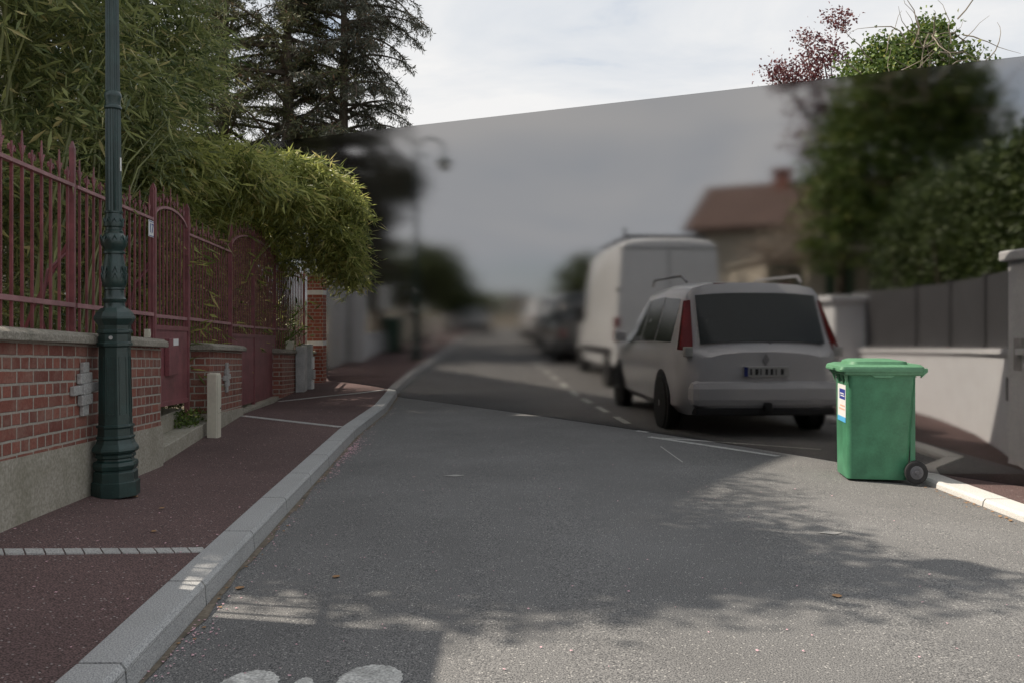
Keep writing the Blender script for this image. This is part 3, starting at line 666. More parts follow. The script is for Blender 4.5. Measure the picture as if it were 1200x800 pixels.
# cream utility box
def box_thing(name, label, cat, loc, w, d, h, m, rz, parts):
    t = thing(name, label, cat, loc, rz); b = MB().box(-w/2, w/2, -d/2, d/2, 0, h); b.build('cabinet_body', m, t, bevel=.008)
    for nm, mm, bx in parts: q = MB(); q.box(*bx); q.build(nm, mm, t, bevel=.003)
    return t
yb = 9.32
box_thing('utility_box', 'tall narrow cream plastic utility box standing by the short brick wall', 'utility box', (wx(yb)+.085, yb, .13), .12, .11, .72, M_OFFW, ANG-R(8),
    [('door', M_OFFW, (-.053, .053, -.063, -.056, .29, .705)), ('lower_cover', M_OFFW, (-.053, .053, -.063, -.056, .01, .28)), ('lock', M_TRIM, (.02, .035, -.069, -.064, .33, .345))])
yb = 16.5
box_thing('meter_cabinet', 'wider grey painted metal cabinet against the farthest brick wall', 'cabinet', (wx(yb)+.10, yb, .08), .34, .16, .88, M_GREYW, math.atan2(1, -.06),
    [('door', M_GREYW, (-.15, .15, -.088, -.081, .06, .82))])
box_thing('cable_duct', 'stepped pale grey cable duct beside the grey cabinet', 'cable duct', (wx(17.0)+.12, 17.0, .06), .2, .2, .93, M_GREYW, math.atan2(1, -.06),
    [('cover', M_WHITE, (-.08, .08, -.13, -.101, .02, .22)), ('cover', M_GREYW, (-.10, .12, -.15, -.101, .24, .42)), ('cover', M_WHITE, (-.08, .10, -.13, -.101, .44, .68))])
m = MB(); m.box(-.16, .16, -.06, .06, 0, .15); m.box(-.02, .02, -.065, -.061, .06, .08)
o = tag(m.build('letter_box', M_OFFW, bevel=.008), 'white box resting on the coping near the brick pillar', 'box'); o.location = (wx(16.4)-.1, 16.4, cop(16.4)+.01); o.rotation_euler = (0, 0, ANG)
# little plant behind the last wall
rs = np.random.RandomState(9); pp = []; dd = []
for k in range(60):
    a = rs.uniform(0, 6.28); c = np.array([wx(16.6)-.45, 16.6, .75]); dv = np.array([math.cos(a)*.55, math.sin(a)*.6, rs.uniform(.3, 1.3)])
    for u in np.linspace(.1, 1, 8): pp.append(c+dv*u-np.array([0, 0, .3*u*u])); dd.append(dv*.4+rs.normal(size=3)*.3)
for k in range(30):
    pp.append([wx(16.6)+.1+rs.uniform(-.4, .3), 16.6+rs.uniform(-.5, .8), 1.0+rs.uniform(0, .9)]); dd.append(rs.normal(size=3))
tag(leaves('spiky_plant', np.array(pp), np.array(dd), .22, .03, M_IVY, None, 3), 'spiky leaved plant poking through the farthest railing panel', 'plant')
# brick pillar
px_, py_ = -4.28, 18.72
t = thing('brick_pillar', 'tall brick pillar with two white stone bands at the end of the fence', 'pillar', (px_, py_, 0))
MB().box(-.17, .17, -.17, .17, -.1, .92).build('shaft', M_BRICK2, t)
MB().box(-.174, .174, -.174, .174, .92, 1.02).build('band', M_WHITE, t)
MB().box(-.17, .17, -.17, .17, 1.02, 2.02).build('shaft', M_BRICK2, t)
MB().box(-.174, .174, -.174, .174, 2.02, 2.12).build('band', M_WHITE, t)
MB().box(-.17, .17, -.17, .17, 2.12, 2.42).build('shaft', M_BRICK2, t)
MB().box(-.21, .21, -.21, .21, 2.42, 2.50).build('cap', M_COPE, t, bevel=.01)

# ------------------------------------------------------------------ street lamps
def lamp(label, loc, lean=0, rz=0):
    t = thing('street_lamp', label, 'street lamp', loc, rz, 'green cast iron street lamps with crook arms'); t.rotation_euler = (0, lean, rz)
    k = .00635
    octp = [(577, 25.5), (560.3, 25.5), (559.8, 23.4), (549, 23.2), (547, 21), (545, 23), (541, 24), (537, 23), (535.5, 19.5), (533, 19), (532, 21.2), (529, 21.2), (528, 20), (526, 23.5), (523.5, 24.8), (521, 24.2),
            (516, 21), (511, 19.2), (510, 20.6), (508, 20.6), (507, 18.8), (498, 18.6), (497, 20.2), (495, 20.2), (494, 17.8), (404, 16.6), (403, 18.8), (399.5, 18.8), (398.5, 17), (389, 17), (388, 18.8), (385, 18.8), (384, 17.2),
            (379, 17.4), (374, 20.5), (371.5, 22), (369, 21.5), (364, 19), (359, 14)]
    m = MB(); m.lathe([(r*k*1.04, (577-y)*k) for y, r in octp], 8, rot=.5); m.build('base', M_GREENM, t, bevel=.003)
    m = MB()                                           # recessed panels as raised frames on the octagon's faces
    for q in range(8):
        a = math.pi/4*q; n = Vector((math.cos(a), math.sin(a), 0)); s = Vector((-n.y, n.x, 0))
        def at(u, z, o):
            r = (lerp([(0, 17.6), (1, 16.6)], (z-.53)/.57))*k*1.04*math.cos(math.pi/8)
            return s*u+n*(r+o)+Vector((0, 0, z))
        for (u0, u1, z0, z1) in ((-.030, -.024, .60, 1.03), (.024, .030, .60, 1.03), (-.024, .024, .60, .607), (-.024, .024, 1.023, 1.03)):
            m.hexa([at(u0, z0, -.002), at(u1, z0, -.002), at(u1, z1, -.002), at(u0, z1, -.002), at(u0, z0, .004), at(u1, z0, .004), at(u1, z1, .004), at(u0, z1, .004)])
    m.build('panel_moulding', M_GREENM, t)
    rp = [(360, 13.5), (357, 11.5), (353, 11.2), (351, 12.6), (348.5, 12.9), (346, 11), (338, 10.4), (337, 11.4), (335, 11.2), (333, 12.6), (328, 13.8), (321, 13.9), (310, 12.2), (300, 10.4), (296, 9.8), (295.5, 11.8), (293, 11.8), (292, 10.6), (289, 11.8),
          (286, 13.8), (281, 14.6), (277, 13.8), (273, 11), (272, 10.2), (269, 10.4), (268, 9.2), (265, 9.2), (264, 10.6), (260, 11), (256, 10.4), (250, 9.2), (248.5, 9.2), (248, 10.2), (246, 10.2)]
    m = MB(); m.lathe([(r*k, (577-y)*k) for y, r in rp], 28); 
    # acanthus relief
    for q in range(10):
        a = 2*math.pi*q/10
        for (z, r, h_) in ((1.64, .083, .05), (1.60, .086, .04), (1.885, .090, .035), (2.015, .066, .03)):
            c = Vector((math.cos(a)*r, math.sin(a)*r, z)); d = Vector((math.cos(a), math.sin(a), 0)); s = Vector((-d.y, d.x, 0))
            m.tube([c-s*.016, c+Vector((0, 0, h_))+d*.004, c+s*.016], [.003, .006, .003], 5)
    m.build('baluster', M_GREENM, t, smooth=True)
    def shaft(z0, z1, r0, r1): MB().lathe([(r0*k, z0), (r1*k, z1)], 32, flute=.13).build('fluted_shaft', M_GREENM, t)
    shaft(2.10, 2.86, 9.0, 8.5); shaft(2.985, 5.05, 8.0, 6.2)
    m = MB(); m.lathe([(r*k, z) for r, z in ((8.2, 2.855), (9.6, 2.865), (9.6, 2.88), (8.4, 2.89), (8.6, 2.93), (9.4, 2.95), (9.6, 2.965), (8.9, 2.98), (8.0, 2.99))], 24); m.build('collar', M_GREENM, t, smooth=True)
    m = MB(); m.lathe([(r*k, z) for r, z in ((6.2, 5.04), (9, 5.06), (9, 5.09), (7, 5.12), (6, 5.3))], 20)
    pts = [(0, 0, 5.1), (0, 0, 5.75)]+[(.38-.38*math.cos(a), 0, 5.75+.38*math.sin(a)) for a in frange(.2, math.pi*1.0, 12)]
    m.tube(pts, [.038]*2+[.028]*(len(pts)-2), 10)
    sp = [(.22+.12*(1-i/22)*math.cos(math.pi-i*.42), 0, 5.62+.12*(1-i/22)*math.sin(i*.42)) for i in range(20)]; m.tube(sp, .012, 6); m.build('crook_arm', M_GREENM, t, smooth=True)
    m = MB(); c = (.76, 0, 0); m.lathe([(.02, 5.76), (.03, 5.66), (.06, 5.60), (.09, 5.57), (.20, 5.48), (.215, 5.46), (.20, 5.455)], 20, c=c); m.build('lantern_hood', M_GREENM, t, smooth=True)
    m = MB(); m.lathe([(.17, 5.453), (.16, 5.36), (.11, 5.26), (.03, 5.20)], 20, c=c); m.build('lantern_glass', M_TWINK, t, smooth=True)
    return t
lz = wz(6.35)*.6+.12*.4
LP = lamp('tall dark green fluted lamp post standing on the red pavement by the brick wall', (-2.737, 5.9, .205), lean=R(-.45), rz=R(10)); LP.scale = (.929,)*3
LB = dup(LP); LB.location = (-2.62, 23.5, .37); LB.scale = (1, 1, 1); LB.rotation_euler = (0, 0, 0); LB['label'] = 'distant street lamp with curled arm blurred by the smoked sheet'
# paper sticker and bolts on the near post only
m = MB(); m.hexa([(.052, -.026, 2.40), (.058, -.012, 2.40), (.060, -.011, 2.40), (.054, -.027, 2.40), (.052, -.026, 2.50), (.058, -.012, 2.50), (.060, -.011, 2.50), (.054, -.027, 2.50)])
m.build('sticker', M_WHITE, LP)
m = MB(); a = R(-90); n = Vector((math.cos(a), math.sin(a), 0)); m.tube([n*.10+Vector((0, 0, 1.167)), n*.110+Vector((0, 0, 1.167))], .014, 12); m.build('bolt_cap', M_GREYW, LP)

# ------------------------------------------------------------------ wheelie bin
def wheelie():
    th = R(-9); t = thing('wheelie_bin', 'bright green two wheeled rubbish bin with white sticker at the kerb', 'bin', (2.92, 7.40, .018), th); t.scale = (.925, 1, 1)
    # local: x from front (street side) to back (wheels), y away from the camera
    def ring(x0, x1, y0, y1, z, r, n=4):
        pts = []
        for (cx, cy_, a0) in ((x1-r, y0+r, -90), (x1-r, y1-r, 0), (x0+r, y1-r, 90), (x0+r, y0+r, 180)):
            for i in range(n+1):
                a = R(a0+90*i/n); pts.append((cx+r*math.cos(a), cy_+r*math.sin(a), z))
        return pts
    def loft(m, rings, cap0=True, cap1=True):
        n = len(m.v); k = len(rings[0])
        for r in rings: m.v += r
        for j_ in range(len(rings)-1):
            for i in range(k): m.f.append((n+j_*k+i, n+j_*k+(i+1) % k, n+(j_+1)*k+(i+1) % k, n+(j_+1)*k+i))
        if cap0: m.f.append(tuple(range(n+k-1, n-1, -1)))
        if cap1: m.f.append(tuple(n+(len(rings)-1)*k+i for i in range(k)))
    m = MB()
    loft(m, [ring(.0, .535, .045, .485, .02, .045), ring(-.002, .545, .04, .49, .05, .05), ring(-.004, .60, .0, .53, .90, .05), ring(-.01, .62, -.01, .54, .93, .05)])
    m.build('body', M_BIN, t, smooth=True)
    m = MB()                                           # collar / rim under the lid with gussets
    loft(m, [ring(-.045, .645, -.03, .56, .925, .03), ring(-.055, .655, -.04, .57, .935, .03), ring(-.055, .655, -.04, .57, .965, .03), ring(-.045, .65, -.03, .56, .972, .03)])
    for yy in (.02, .17, .35, .50): m.prism([(-.045, yy-.008, .93), (-.006, yy-.008, .93), (-.006, yy-.008, .83)], (0, .016, 0))
    for xx in (.30,): m.prism([(xx-.11, -.012, .93), (xx+.11, -.012, .93), (xx+.07, -.014, .905), (xx-.07, -.014, .905)], (0, -.02, 0))
    m.build('rim', M_BINL, t, smooth=True, bevel=.004)
    m = MB()
    loft(m, [ring(-.085, .66, -.052, .582, .955, .04), ring(-.09, .665, -.057, .587, .972, .04), ring(-.08, .66, -.05, .58, 1.0, .04), ring(-.03, .64, -.005, .535, 1.018, .05), ring(.0, .61, .02, .51, 1.012, .05)])
    loft(m, [ring(.02, .56, .05, .48, 1.010, .08), ring(.03, .55, .06, .47, 1.040, .08), ring(.07, .45, .10, .43, 1.056, .08)])
    m.build('lid', M_BINL, t, smooth=True)
    m = MB(); m.box(-.115, -.075, .14, .39, .962, .985); m.build('lid_grip', M_BINL, t, bevel=.006)
    m = MB(); m.tube([(.70, .05, .968), (.70, .48, .968)], .014, 10)
    for yy in (.06, .27, .47): m.prism([(.655, yy-.012, .90), (.655, yy-.012, .985), (.715, yy-.012, .985), (.715, yy-.012, .955)], (0, .024, 0))
    m.build('handle', M_BINL, t, smooth=True, bevel=.003)
    m = MB(); m.box(.56, .605, .05, .07, .05, .90); m.box(.56, .605, .46, .48, .05, .90); m.build('back_rib', M_BIN, t, bevel=.004)
    m = MB(); m.tube([(.575, -.02, .10), (.575, .55, .10)], .011, 8); m.build('axle', M_HUB, t)
    for yy, sg in ((-.03, -1), (.555, 1)):
        w = MB(); w.lathe([(.05, -.022), (.085, -.026), (.098, -.02), (.103, 0), (.098, .02), (.085, .026), (.05, .022)], 28, c=(.585, yy, .103), axis='y'); wo_ = w.build('wheel', M_RUB, t, smooth=True)
        w = MB(); w.lathe([(.062, -.010), (.060, .0), (.050, .004), (.018, .004), (.016, .012), (.008, .014)], 24, c=(0, 0, 0), axis='y')
        for q in range(6):
            a = q*math.pi/3; w.box(math.cos(a)*.035-.006, math.cos(a)*.035+.006, .003, .009, math.sin(a)*.035-.006, math.sin(a)*.035+.006)
        h_ = w.build('hub', M_HUB, wo_, smooth=True); h_.location = (.585, yy+sg*.022, .103); h_.rotation_euler = (0, 0, 0 if sg > 0 else math.pi)
    m = MB(); x = -.009                                # sticker on the front face
    def F(y0, y1, z0, z1, off): 
        fx = lambda z: -.0035-.001+(-.0)*z-off
        m.hexa([(fx(z0)-.001, y0, z0), (fx(z0), y0, z0), (fx(z0), y1, z0), (fx(z0)-.001, y1, z0), (fx(z1)-.001, y0, z1), (fx(z1), y0, z1), (fx(z1), y1, z1), (fx(z1)-.001, y1, z1)])
    F(.09, .40, .50, .83, .001); s_ = m.build('sticker', M_WHITE, t)
    m = MB(); F(.11, .33, .70, .79, .0022); m.build('blue_emblem', M_BLUE, s_)
    m = MB(); F(.15, .30, .745, .755, .0034); F(.13, .28, .725, .735, .0034); m.build('emblem_lines', M_WHITE, s_)
    m = MB(); F(.12, .30, .635, .648, .0022); F(.12, .34, .605, .618, .0022); m.build('small_print', M_ORANGE, s_)
    m = MB(); F(.09, .40, .50, .545, .0022); m.build('blue_footer', M_CYAN, s_)
wheelie()

# ------------------------------------------------------------------ vehicles (rear at y=0, front towards +y)
def vehicle(name, label, cat, loc, rz, paint, st, wheels, glass, rearglass, wind, wr_=.32, extra=None, rd=1, group='cars parked along the kerb'):
    t = thing(name, label, cat, loc, rz, group)
    def sec(s):
        y, zb, zbelt, zt, w, wt = s; zm = zb+(zbelt-zb)*.5
        hp = [(w*.86, zb), (w*.97, zb+.10), (w, zm), (w*.985, zbelt), (wt, zt-.12*(1 if zt-zbelt > .15 else .3)), (wt*.90, zt-.045*rd), (wt*.70, zt-.012*rd), (wt*.35, zt+.01), (0, zt+.015)]
        return [(x, y, z) for x, z in hp]+[(-x, y, z) for x, z in hp[-2::-1]]
    m = MB(); R_ = [sec(s) for s in st]; k = len(R_[0])
    for r in R_: m.v += r
    for j_ in range(len(R_)-1):
        for i in range(k): m.f.append((j_*k+i, j_*k+(i+1) % k, (j_+1)*k+(i+1) % k, (j_+1)*k+i))
    m.f.append(tuple(range(k))); m.f.append(tuple((len(R_)-1)*k+i for i in range(k))[::-1])
    m.build('body', paint, t, smooth=True)
    def S(y, u, sg):                                   # side surface above the belt
        for a, b in zip(st, st[1:]):
            if a[0] <= y <= b[0]: f = (y-a[0])/(b[0]-a[0]); q = [a[i]+(b[i]-a[i])*f for i in range(6)]; break
        zr = q[3]-.12; x = q[4]*.985+(q[5]-q[4]*.985)*u; return Vector((sg*(x+.006), y, q[2]+(zr-q[2])*u))
    for (ya, yb, u0, u1, sl0, sl1) in glass:
        for sg in (-1, 1):
            g_ = MB(); n = 5
            A_ = [S(ya+(yb-ya)*i/n, u0, sg) for i in range(n+1)]; B_ = [S(ya+sl0+(yb-sl1-ya-sl0)*i/n, u1, sg) for i in range(n+1)]
            g_.strip(A_, B_); g_.strip([p-Vector((sg*.004, 0, 0)) for p in A_], [p-Vector((sg*.004, 0, 0)) for p in B_]); g_.build('side_window', M_GLASS, t)
    def ramp(i, j_, f0, f1, wf, nm, m_):
        a, b = st[i], st[j_]; sgn = -1 if i < len(st)/2 else 1; g_ = MB()
        def pt(f, sx):
            y = a[0]+(b[0]-a[0])*f; z = a[3]+(b[3]-a[3])*f; w = a[5]+(b[5]-a[5])*f
            nn_ = Vector((0, -(b[3]-a[3]), (b[0]-a[0]))).normalized()
            if nn_.z < 0: nn_ = -nn_
            return Vector((sx*w*wf, y, z))+nn_*(.022)
        rows_ = []
        for f in frange(f0, f1, 5): rows_.append([pt(f, sx)-Vector((0, 0, .03*abs(sx)**3)) for sx in frange(-1, 1, 6)])
        for p_, q_ in zip(rows_, rows_[1:]): g_.strip(p_, q_)
        g_.build(nm, m_, t, smooth=True)
    if rearglass: ramp(*rearglass, 'rear_window', M_GLASS)
    if wind: ramp(*wind, 'windscreen', M_GLASS)
    hw = max(s[4] for s in st)
    for yw in wheels:
        for sg in (-1, 1):
            ar = MB(); ar.lathe([(wr_*1.16, -.01), (wr_*1.16, .012), (wr_*.5, .012)], 24, c=(0, 0, 0), axis='x')
            o = ar.build('wheel_arch', M_TRIM, t, smooth=True); o.location = (sg*(hw-.012), yw, wr_+.02); o.rotation_euler = (0, 0, 0 if sg > 0 else math.pi)
            w = MB(); w.lathe([(wr_*.6, -.10), (wr_*.93, -.10), (wr_, -.06), (wr_, .06), (wr_*.93, .095), (wr_*.62, .10)], 28, c=(0, 0, 0), axis='x')
            o = w.build('wheel', M_RUB, t, smooth=True); o.location = (sg*(hw-.075), yw, wr_); o.rotation_euler = (0, 0, 0 if sg > 0 else math.pi)
            w = MB(); w.lathe([(wr_*.64, .098), (wr_*.60, .08), (wr_*.2, .085), (wr_*.12, .10)], 20, axis='x'); w.build('rim', M_ALLOY, o, smooth=True)
    if extra: extra(t)
    return t
def rbox(t, nm, m_, bx, bev=.01, par=None):
    o = MB().box(*bx).build(nm, m_, par or t, bevel=bev); return o
def mpv_extra(t):
    for sg in (-1, 1):
        m = MB(); m.hexa([(sg*.80, .03, .99), (sg*.93, .12, .99), (sg*.945, .22, .99), (sg*.80, .10, .99), (sg*.75, .34, 1.56), (sg*.80, .37, 1.55), (sg*.815, .44, 1.55), (sg*.75, .42, 1.56)]); m.build('tail_light', M_LENS, t, bevel=.01)
        rbox(t, 'reverse_light', M_CLEAR, (sg*.86-.045, sg*.86+.045, -.02, .10, .92, 1.03))
        rbox(t, 'reflector', M_LENS, (sg*.74-.05, sg*.74+.05, -.095, -.03, .50, .60))
        m = MB(); m.tube([(sg*.70, .7, 1.78), (sg*.72, .85, 1.86), (sg*.72, 2.3, 1.88), (sg*.70, 2.5, 1.80)], .018, 8); m.build('roof_rail', M_ALLOY, t, smooth=True)
        m = MB(); m.hexa([(sg*.97, 3.05, 1.03), (sg*1.14, 3.05, 1.05), (sg*1.14, 3.17, 1.05), (sg*.97, 3.17, 1.03), (sg*.97, 3.05, 1.17), (sg*1.13, 3.05, 1.2), (sg*1.13, 3.15, 1.2), (sg*.97, 3.17, 1.17)]); m.build('mirror', M_CARW, t, bevel=.02)
    rbox(t, 'bumper', M_CARW, (-.86, .86, -.11, .12, .36, .66), .09)
    rbox(t, 'bumper_trim', M_TRIM, (-.80, .80, -.07, .12, .27, .355), .02)
    pl = rbox(t, 'number_plate', M_PLATE, (-.26, .26, -.085, -.045, .70, .815), .004)
    rbox(t, 'plate_band', M_BLUE, (-.258, -.215, -.090, -.086, .705, .81), 0, pl)
    q = MB()
    for i, w in enumerate((.02, .035, .012, .03, .03, .012, .035)): q.box(-.19+i*.058, -.19+i*.058+w, -.090, -.086, .725, .79)
    q.build('plate_strokes', M_TRIM, pl)
    m = MB(); m.prism([(0, -.068, .955), (.038, -.068, .89), (0, -.068, .825), (-.038, -.068, .89)], (0, .03, 0)); m.build('diamond_emblem', M_ALLOY, t)
    m = MB(); m.box(-.45, .45, .42, .46, 1.73, 1.755); m.build('high_brake_light', M_LENS, t)
    m = MB(); m.tube([(.1, .05, 1.06), (-.35, .17, 1.18)], .010, 6); m.build('wiper', M_TRIM, t)
    rbox(t, 'tow_hitch', M_TRIM, (-.04, .04, -.16, -.05, .33, .42), .01)
MPV = [(-.05, .36, .90, .96, .74, .70), (.03, .30, .97, 1.02, .88, .80), (.16, .26, 1.0, 1.26, .945, .82), (.40, .25, 1.02, 1.745, .955, .78), (1.4, .24, 1.02, 1.80, .96, .76), (2.5, .24, 1.0, 1.77, .96, .74), (3.5, .24, .96, 1.235, .95, .78), (3.85, .25, .93, 1.06, .94, .80), (4.45, .28, .78, .86, .88, .74), (4.66, .34, .62, .68, .74, .6)]
vehicle('people_carrier', 'white family car with wide rear window parked first in the row', 'car', (3.04, 10.28, .0), R(3.5), M_CARW, MPV, (.93, 3.78),
        ((.55, 1.35, .08, .90, .05, .0), (1.42, 2.22, .08, .92, 0, 0), (2.29, 3.1, .08, .92, 0, .35)), (1, 3, .08, .84, .90), (5, 7, .12, .92, .92), .335, mpv_extra).scale = (1.07, 1.05, 1.08)
def van_extra(t):
    for sg in (-1, 1):
        rbox(t, 'tail_light', M_LENS, (sg*.985-.055, sg*.985+.05, -.03, .10, .98, 1.42), .02)
        rbox(t, 'reverse_light', M_CLEAR, (sg*.985-.05, sg*.985+.045, -.036, .02, 1.16, 1.24), .01)
        m = MB(); m.tube([(sg*.72, .35, 2.98), (sg*.72, 3.4, 3.0)], .02, 8); m.build('roof_rail', M_TRIM, t, smooth=True)
        rbox(t, 'mirror', M_TRIM, (sg*1.12-.09, sg*1.12+.09, 4.1, 4.2, 1.35, 1.72), .03)
        for yy in (.2,): rbox(t, 'door_hinge', M_TRIM, (sg*.96-.02, sg*.96+.02, -.02, .05, 1.9, 1.98), .004)
    for yy in (.4, 1.3, 2.2, 3.2): m = MB(); m.tube([(-.80, yy, 2.86), (-.78, yy, 3.0), (.78, yy, 3.0), (.80, yy, 2.86)], .018, 6); m.build('roof_bar', M_TRIM, t)
    m = MB(); m.tube([(-.8, .35, 2.98), (.8, .35, 2.98)], .03, 8); m.tube([(-.78, .3, 2.98), (-.78, .32, 3.14)], .02, 6); m.build('roof_roller', M_TRIM, t)
    m = MB(); m.box(-.004, .004, -.018, 0, .62, 2.7); m.box(-.93, .93, -.018, 0, 2.72, 2.73); m.box(-.93, .93, -.018, 0, .60, .61); m.build('door_seam', M_TRIM, t)
    m = MB(); m.box(.03, .12, -.035, -.018, 1.1, 1.22); m.build('door_handle', M_TRIM, t)
    rbox(t, 'bumper', M_TRIM, (-1.0, 1.0, -.12, .2, .42, .60), .03)
    pl = rbox(t, 'number_plate', M_PLATE, (-.75, -.25, -.03, -.018, .68, .79), .003)
    rbox(t, 'side_moulding', M_TRIM, (-1.045, -1.02, .5, 4.0, .72, .84), .004)
VAN = [(0, .46, 1.5, 2.86, 1.0, .90), (.08, .42, 1.5, 2.91, 1.02, .90), (2.5, .40, 1.5, 2.92, 1.03, .90), (3.7, .40, 1.4, 2.86, 1.03, .88), (4.15, .40, 1.35, 2.6, 1.02, .86), (4.85, .40, 1.25, 1.55, 1.0, .90), (5.35, .42, .95, 1.12, .97, .84), (5.5, .45, .7, .8, .9, .75)]
vehicle('delivery_van', 'tall white panel van with roof rack parked ahead of the white car', 'van', (3.12, 16.9, .02), R(4), M_VANW, VAN, (.95, 4.5), ((3.75, 4.7, .05, .75, .0, .5),), None, (4, 5, .12, .92, .9), .36, van_extra).scale = (1.06, 1.0, 1.05)
HAT = [(-.02, .34, .84, .92, .80, .76), (.05, .30, .90, .98, .85, .78), (.22, .26, .92, 1.21, .865, .73), (.48, .25, .93, 1.47, .88, .66), (1.6, .24, .92, 1.50, .88, .66), (2.4, .24, .90, 1.42, .88, .66), (3.1, .25, .88, .98, .87, .72), (3.8, .28, .70, .78, .82, .68), (4.05, .34, .55, .6, .7, .6)]
def hat_extra(t):
    for sg in (-1, 1): rbox(t, 'tail_light', M_LENS, (sg*.78-.06, sg*.78+.06, -.04, .12, .72, .98), .02)
    rbox(t, 'bumper', M_TRIM if t['label'].startswith('dark') else M_CARW, (-.80, .80, -.08, .1, .34, .58), .04)
    rbox(t, 'number_plate', M_PLATE, (-.26, .26, -.035, -.018, .64, .75), .003)
def hat(name, label, loc, rz, paint, sc_=1.0, zs=1.0):
    S_ = [(a*sc_, b, c*zs, d*zs, e*sc_, f*sc_) for a, b, c, d, e, f in HAT]
    return vehicle(name, label, 'car', loc, rz, paint, S_, (.75*sc_, 3.2*sc_), ((.65*sc_, 1.4*sc_, .1, .9, .05, 0), (1.47*sc_, 2.4*sc_, .1, .9, 0, .25)), (1, 3, .1, .9, .9), (5, 6, .12, .88, .88), .31, hat_extra)
hat('parked_car', 'dark tall car parked beyond the white van', (2.16, 23.3, gz(23.3)+.02), R(5), M_CARD, 1.05, 1.35)
hat('parked_car', 'dark hatchback parked close in front of the dark tall car', (1.92, 28.2, gz(28.2)+.05), R(5), M_CARD, 1.0, 1.15)
hat('parked_car', 'white hatchback parked farthest along the row', (1.62, 33.2, gz(33.2)+.05), R(5), M_CARW, 1.05, 1.15)
hat('parked_car', 'dark hatchback with silver trim on the left side of the far road', (-2.3, 47, gz(47)+.02), R(186), M_CARD, 1.0, 1.0)
hat('parked_car', 'silver hatchback parked at the left pavement far down the road', (-3.2, 52, gz(52)+.02), R(4), M_CARS, 1.0, 1.0)

# ------------------------------------------------------------------ right side beyond the sheet
# white wall, curved
def rwall():
    t = thing('garden_wall', 'white rendered garden wall curving behind the green bin', 'wall', (4.6, 7.6, 0))
    o = Vector((4.6, 7.6, 0)); pts = [Vector((3.95, 5.3)), Vector((4.25, 6.5)), Vector((4.6, 7.6)), Vector((5.15, 9.0)), Vector((5.6, 10.3)), Vector((5.95, 11.8)), Vector((6.15, 13.2)), Vector((6.1, 15.6))]
    # rear line offset
    def off(i, d):
        a = pts[max(i-1, 0)]; b = pts[min(i+1, len(pts)-1)]; q = (b-a).normalized(); return pts[i]+Vector((q.y, -q.x))*d
    w = MB(); c = MB()
    for i in range(len(pts)-1):
        A0, A1 = pts[i], pts[i+1]; B0, B1 = off(i, .22), off(i+1, .22)
        z0 = 1.38-.028*A0.y-.06; z1 = 1.38-.028*A1.y-.06
        f = lambda p, z: (p.x-o.x, p.y-o.y, z)
        w.hexa([f(A0, -.1), f(A1, -.1), f(B1, -.1), f(B0, -.1), f(A0, z0), f(A1, z1), f(B1, z1), f(B0, z0)])
        a0, a1, b0, b1 = off(i, -.04), off(i+1, -.04), off(i, .26), off(i+1, .26)
        c.hexa([f(a0, z0), f(a1, z1), f(b1, z1), f(b0, z0), f(a0, z0+.06), f(a1, z1+.06), f(b1, z1+.06), f(b0, z0+.06)])
    w.build('render', M_REND, t); c.build('coping', M_REND, t)
    q = MB(); pm = pts[3].lerp(pts[2], .35); d = (pts[3]-pts[2]).normalized(); nn_ = Vector((-d.y, d.x))
    a = pm-d*.10+nn_*.012-Vector((o.x, o.y)); b = pm+d*.10+nn_*.012-Vector((o.x, o.y))
    q.hexa([(a.x, a.y, .62), (b.x, b.y, .62), (b.x-nn_.x*.01, b.y-nn_.y*.01, .62), (a.x-nn_.x*.01, a.y-nn_.y*.01, .62), (a.x, a.y, .85), (b.x, b.y, .85), (b.x-nn_.x*.01, b.y-nn_.y*.01, .85), (a.x-nn_.x*.01, a.y-nn_.y*.01, .85)])
    q.build('letter_slot', M_TRIM, t)
    # grey sheet fence on top
    t2 = thing('sheet_fence', 'dark grey metal sheet fence on top of the white garden wall', 'fence', (4.6, 7.6, 1.1))
    for i in range(2, len(pts)-1):
        A0, A1 = off(i, .11), off(i+1, .11); B0, B1 = off(i, .13), off(i+1, .13)
        z0 = 1.38-.028*A0.y; z1 = 1.38-.028*A1.y; T = 1.38+.05*8
        f = lambda p, z: (p.x-o.x, p.y-o.y, z-1.1)
        s = MB(); s.hexa([f(A0, z0), f(A1, z1), f(B1, z1), f(B0, z0), f(A0, 1.95), f(A1, 1.96), f(B1, 1.96), f(B0, 1.95)]); s.build('sheet', M_SHEET, t2)
        s = MB(); s.box(A0.x-o.x-.03, A0.x-o.x+.03, A0.y-o.y-.03, A0.y-o.y+.03, z0-1.1, 1.99-1.1); s.build('post', M_SHEET, t2)
def pillar(label, x, y, w, h, m, capw=.06, capm=None, z=0):
    t = thing('gate_pillar', label, 'pillar', (x, y, z)); MB().box(-w, w, -w, w, -.1, h).build('shaft', m, t, bevel=.01)
    MB().box(-w-capw, w+capw, -w-capw, w+capw, h, h+.10).build('cap', capm or m, t, bevel=.02); return t
rwall()
t = pillar('thick white gate pillar at the right end of the white wall', 5.0, 7.95, .24, 1.98, M_REND)
MB().box(-.29, -.262, -.06, .06, .95, 1.25).build('bell_plate', M_GREYW, t)
pillar('low white pillar with round topped cap beside the white car', 5.95, 15.3, .28, 1.78, M_REND, .1)
pillar('tall slim pale pillar in front of the green garage door', 7.15, 20.2, .2, 3.3, M_REND2, .04)
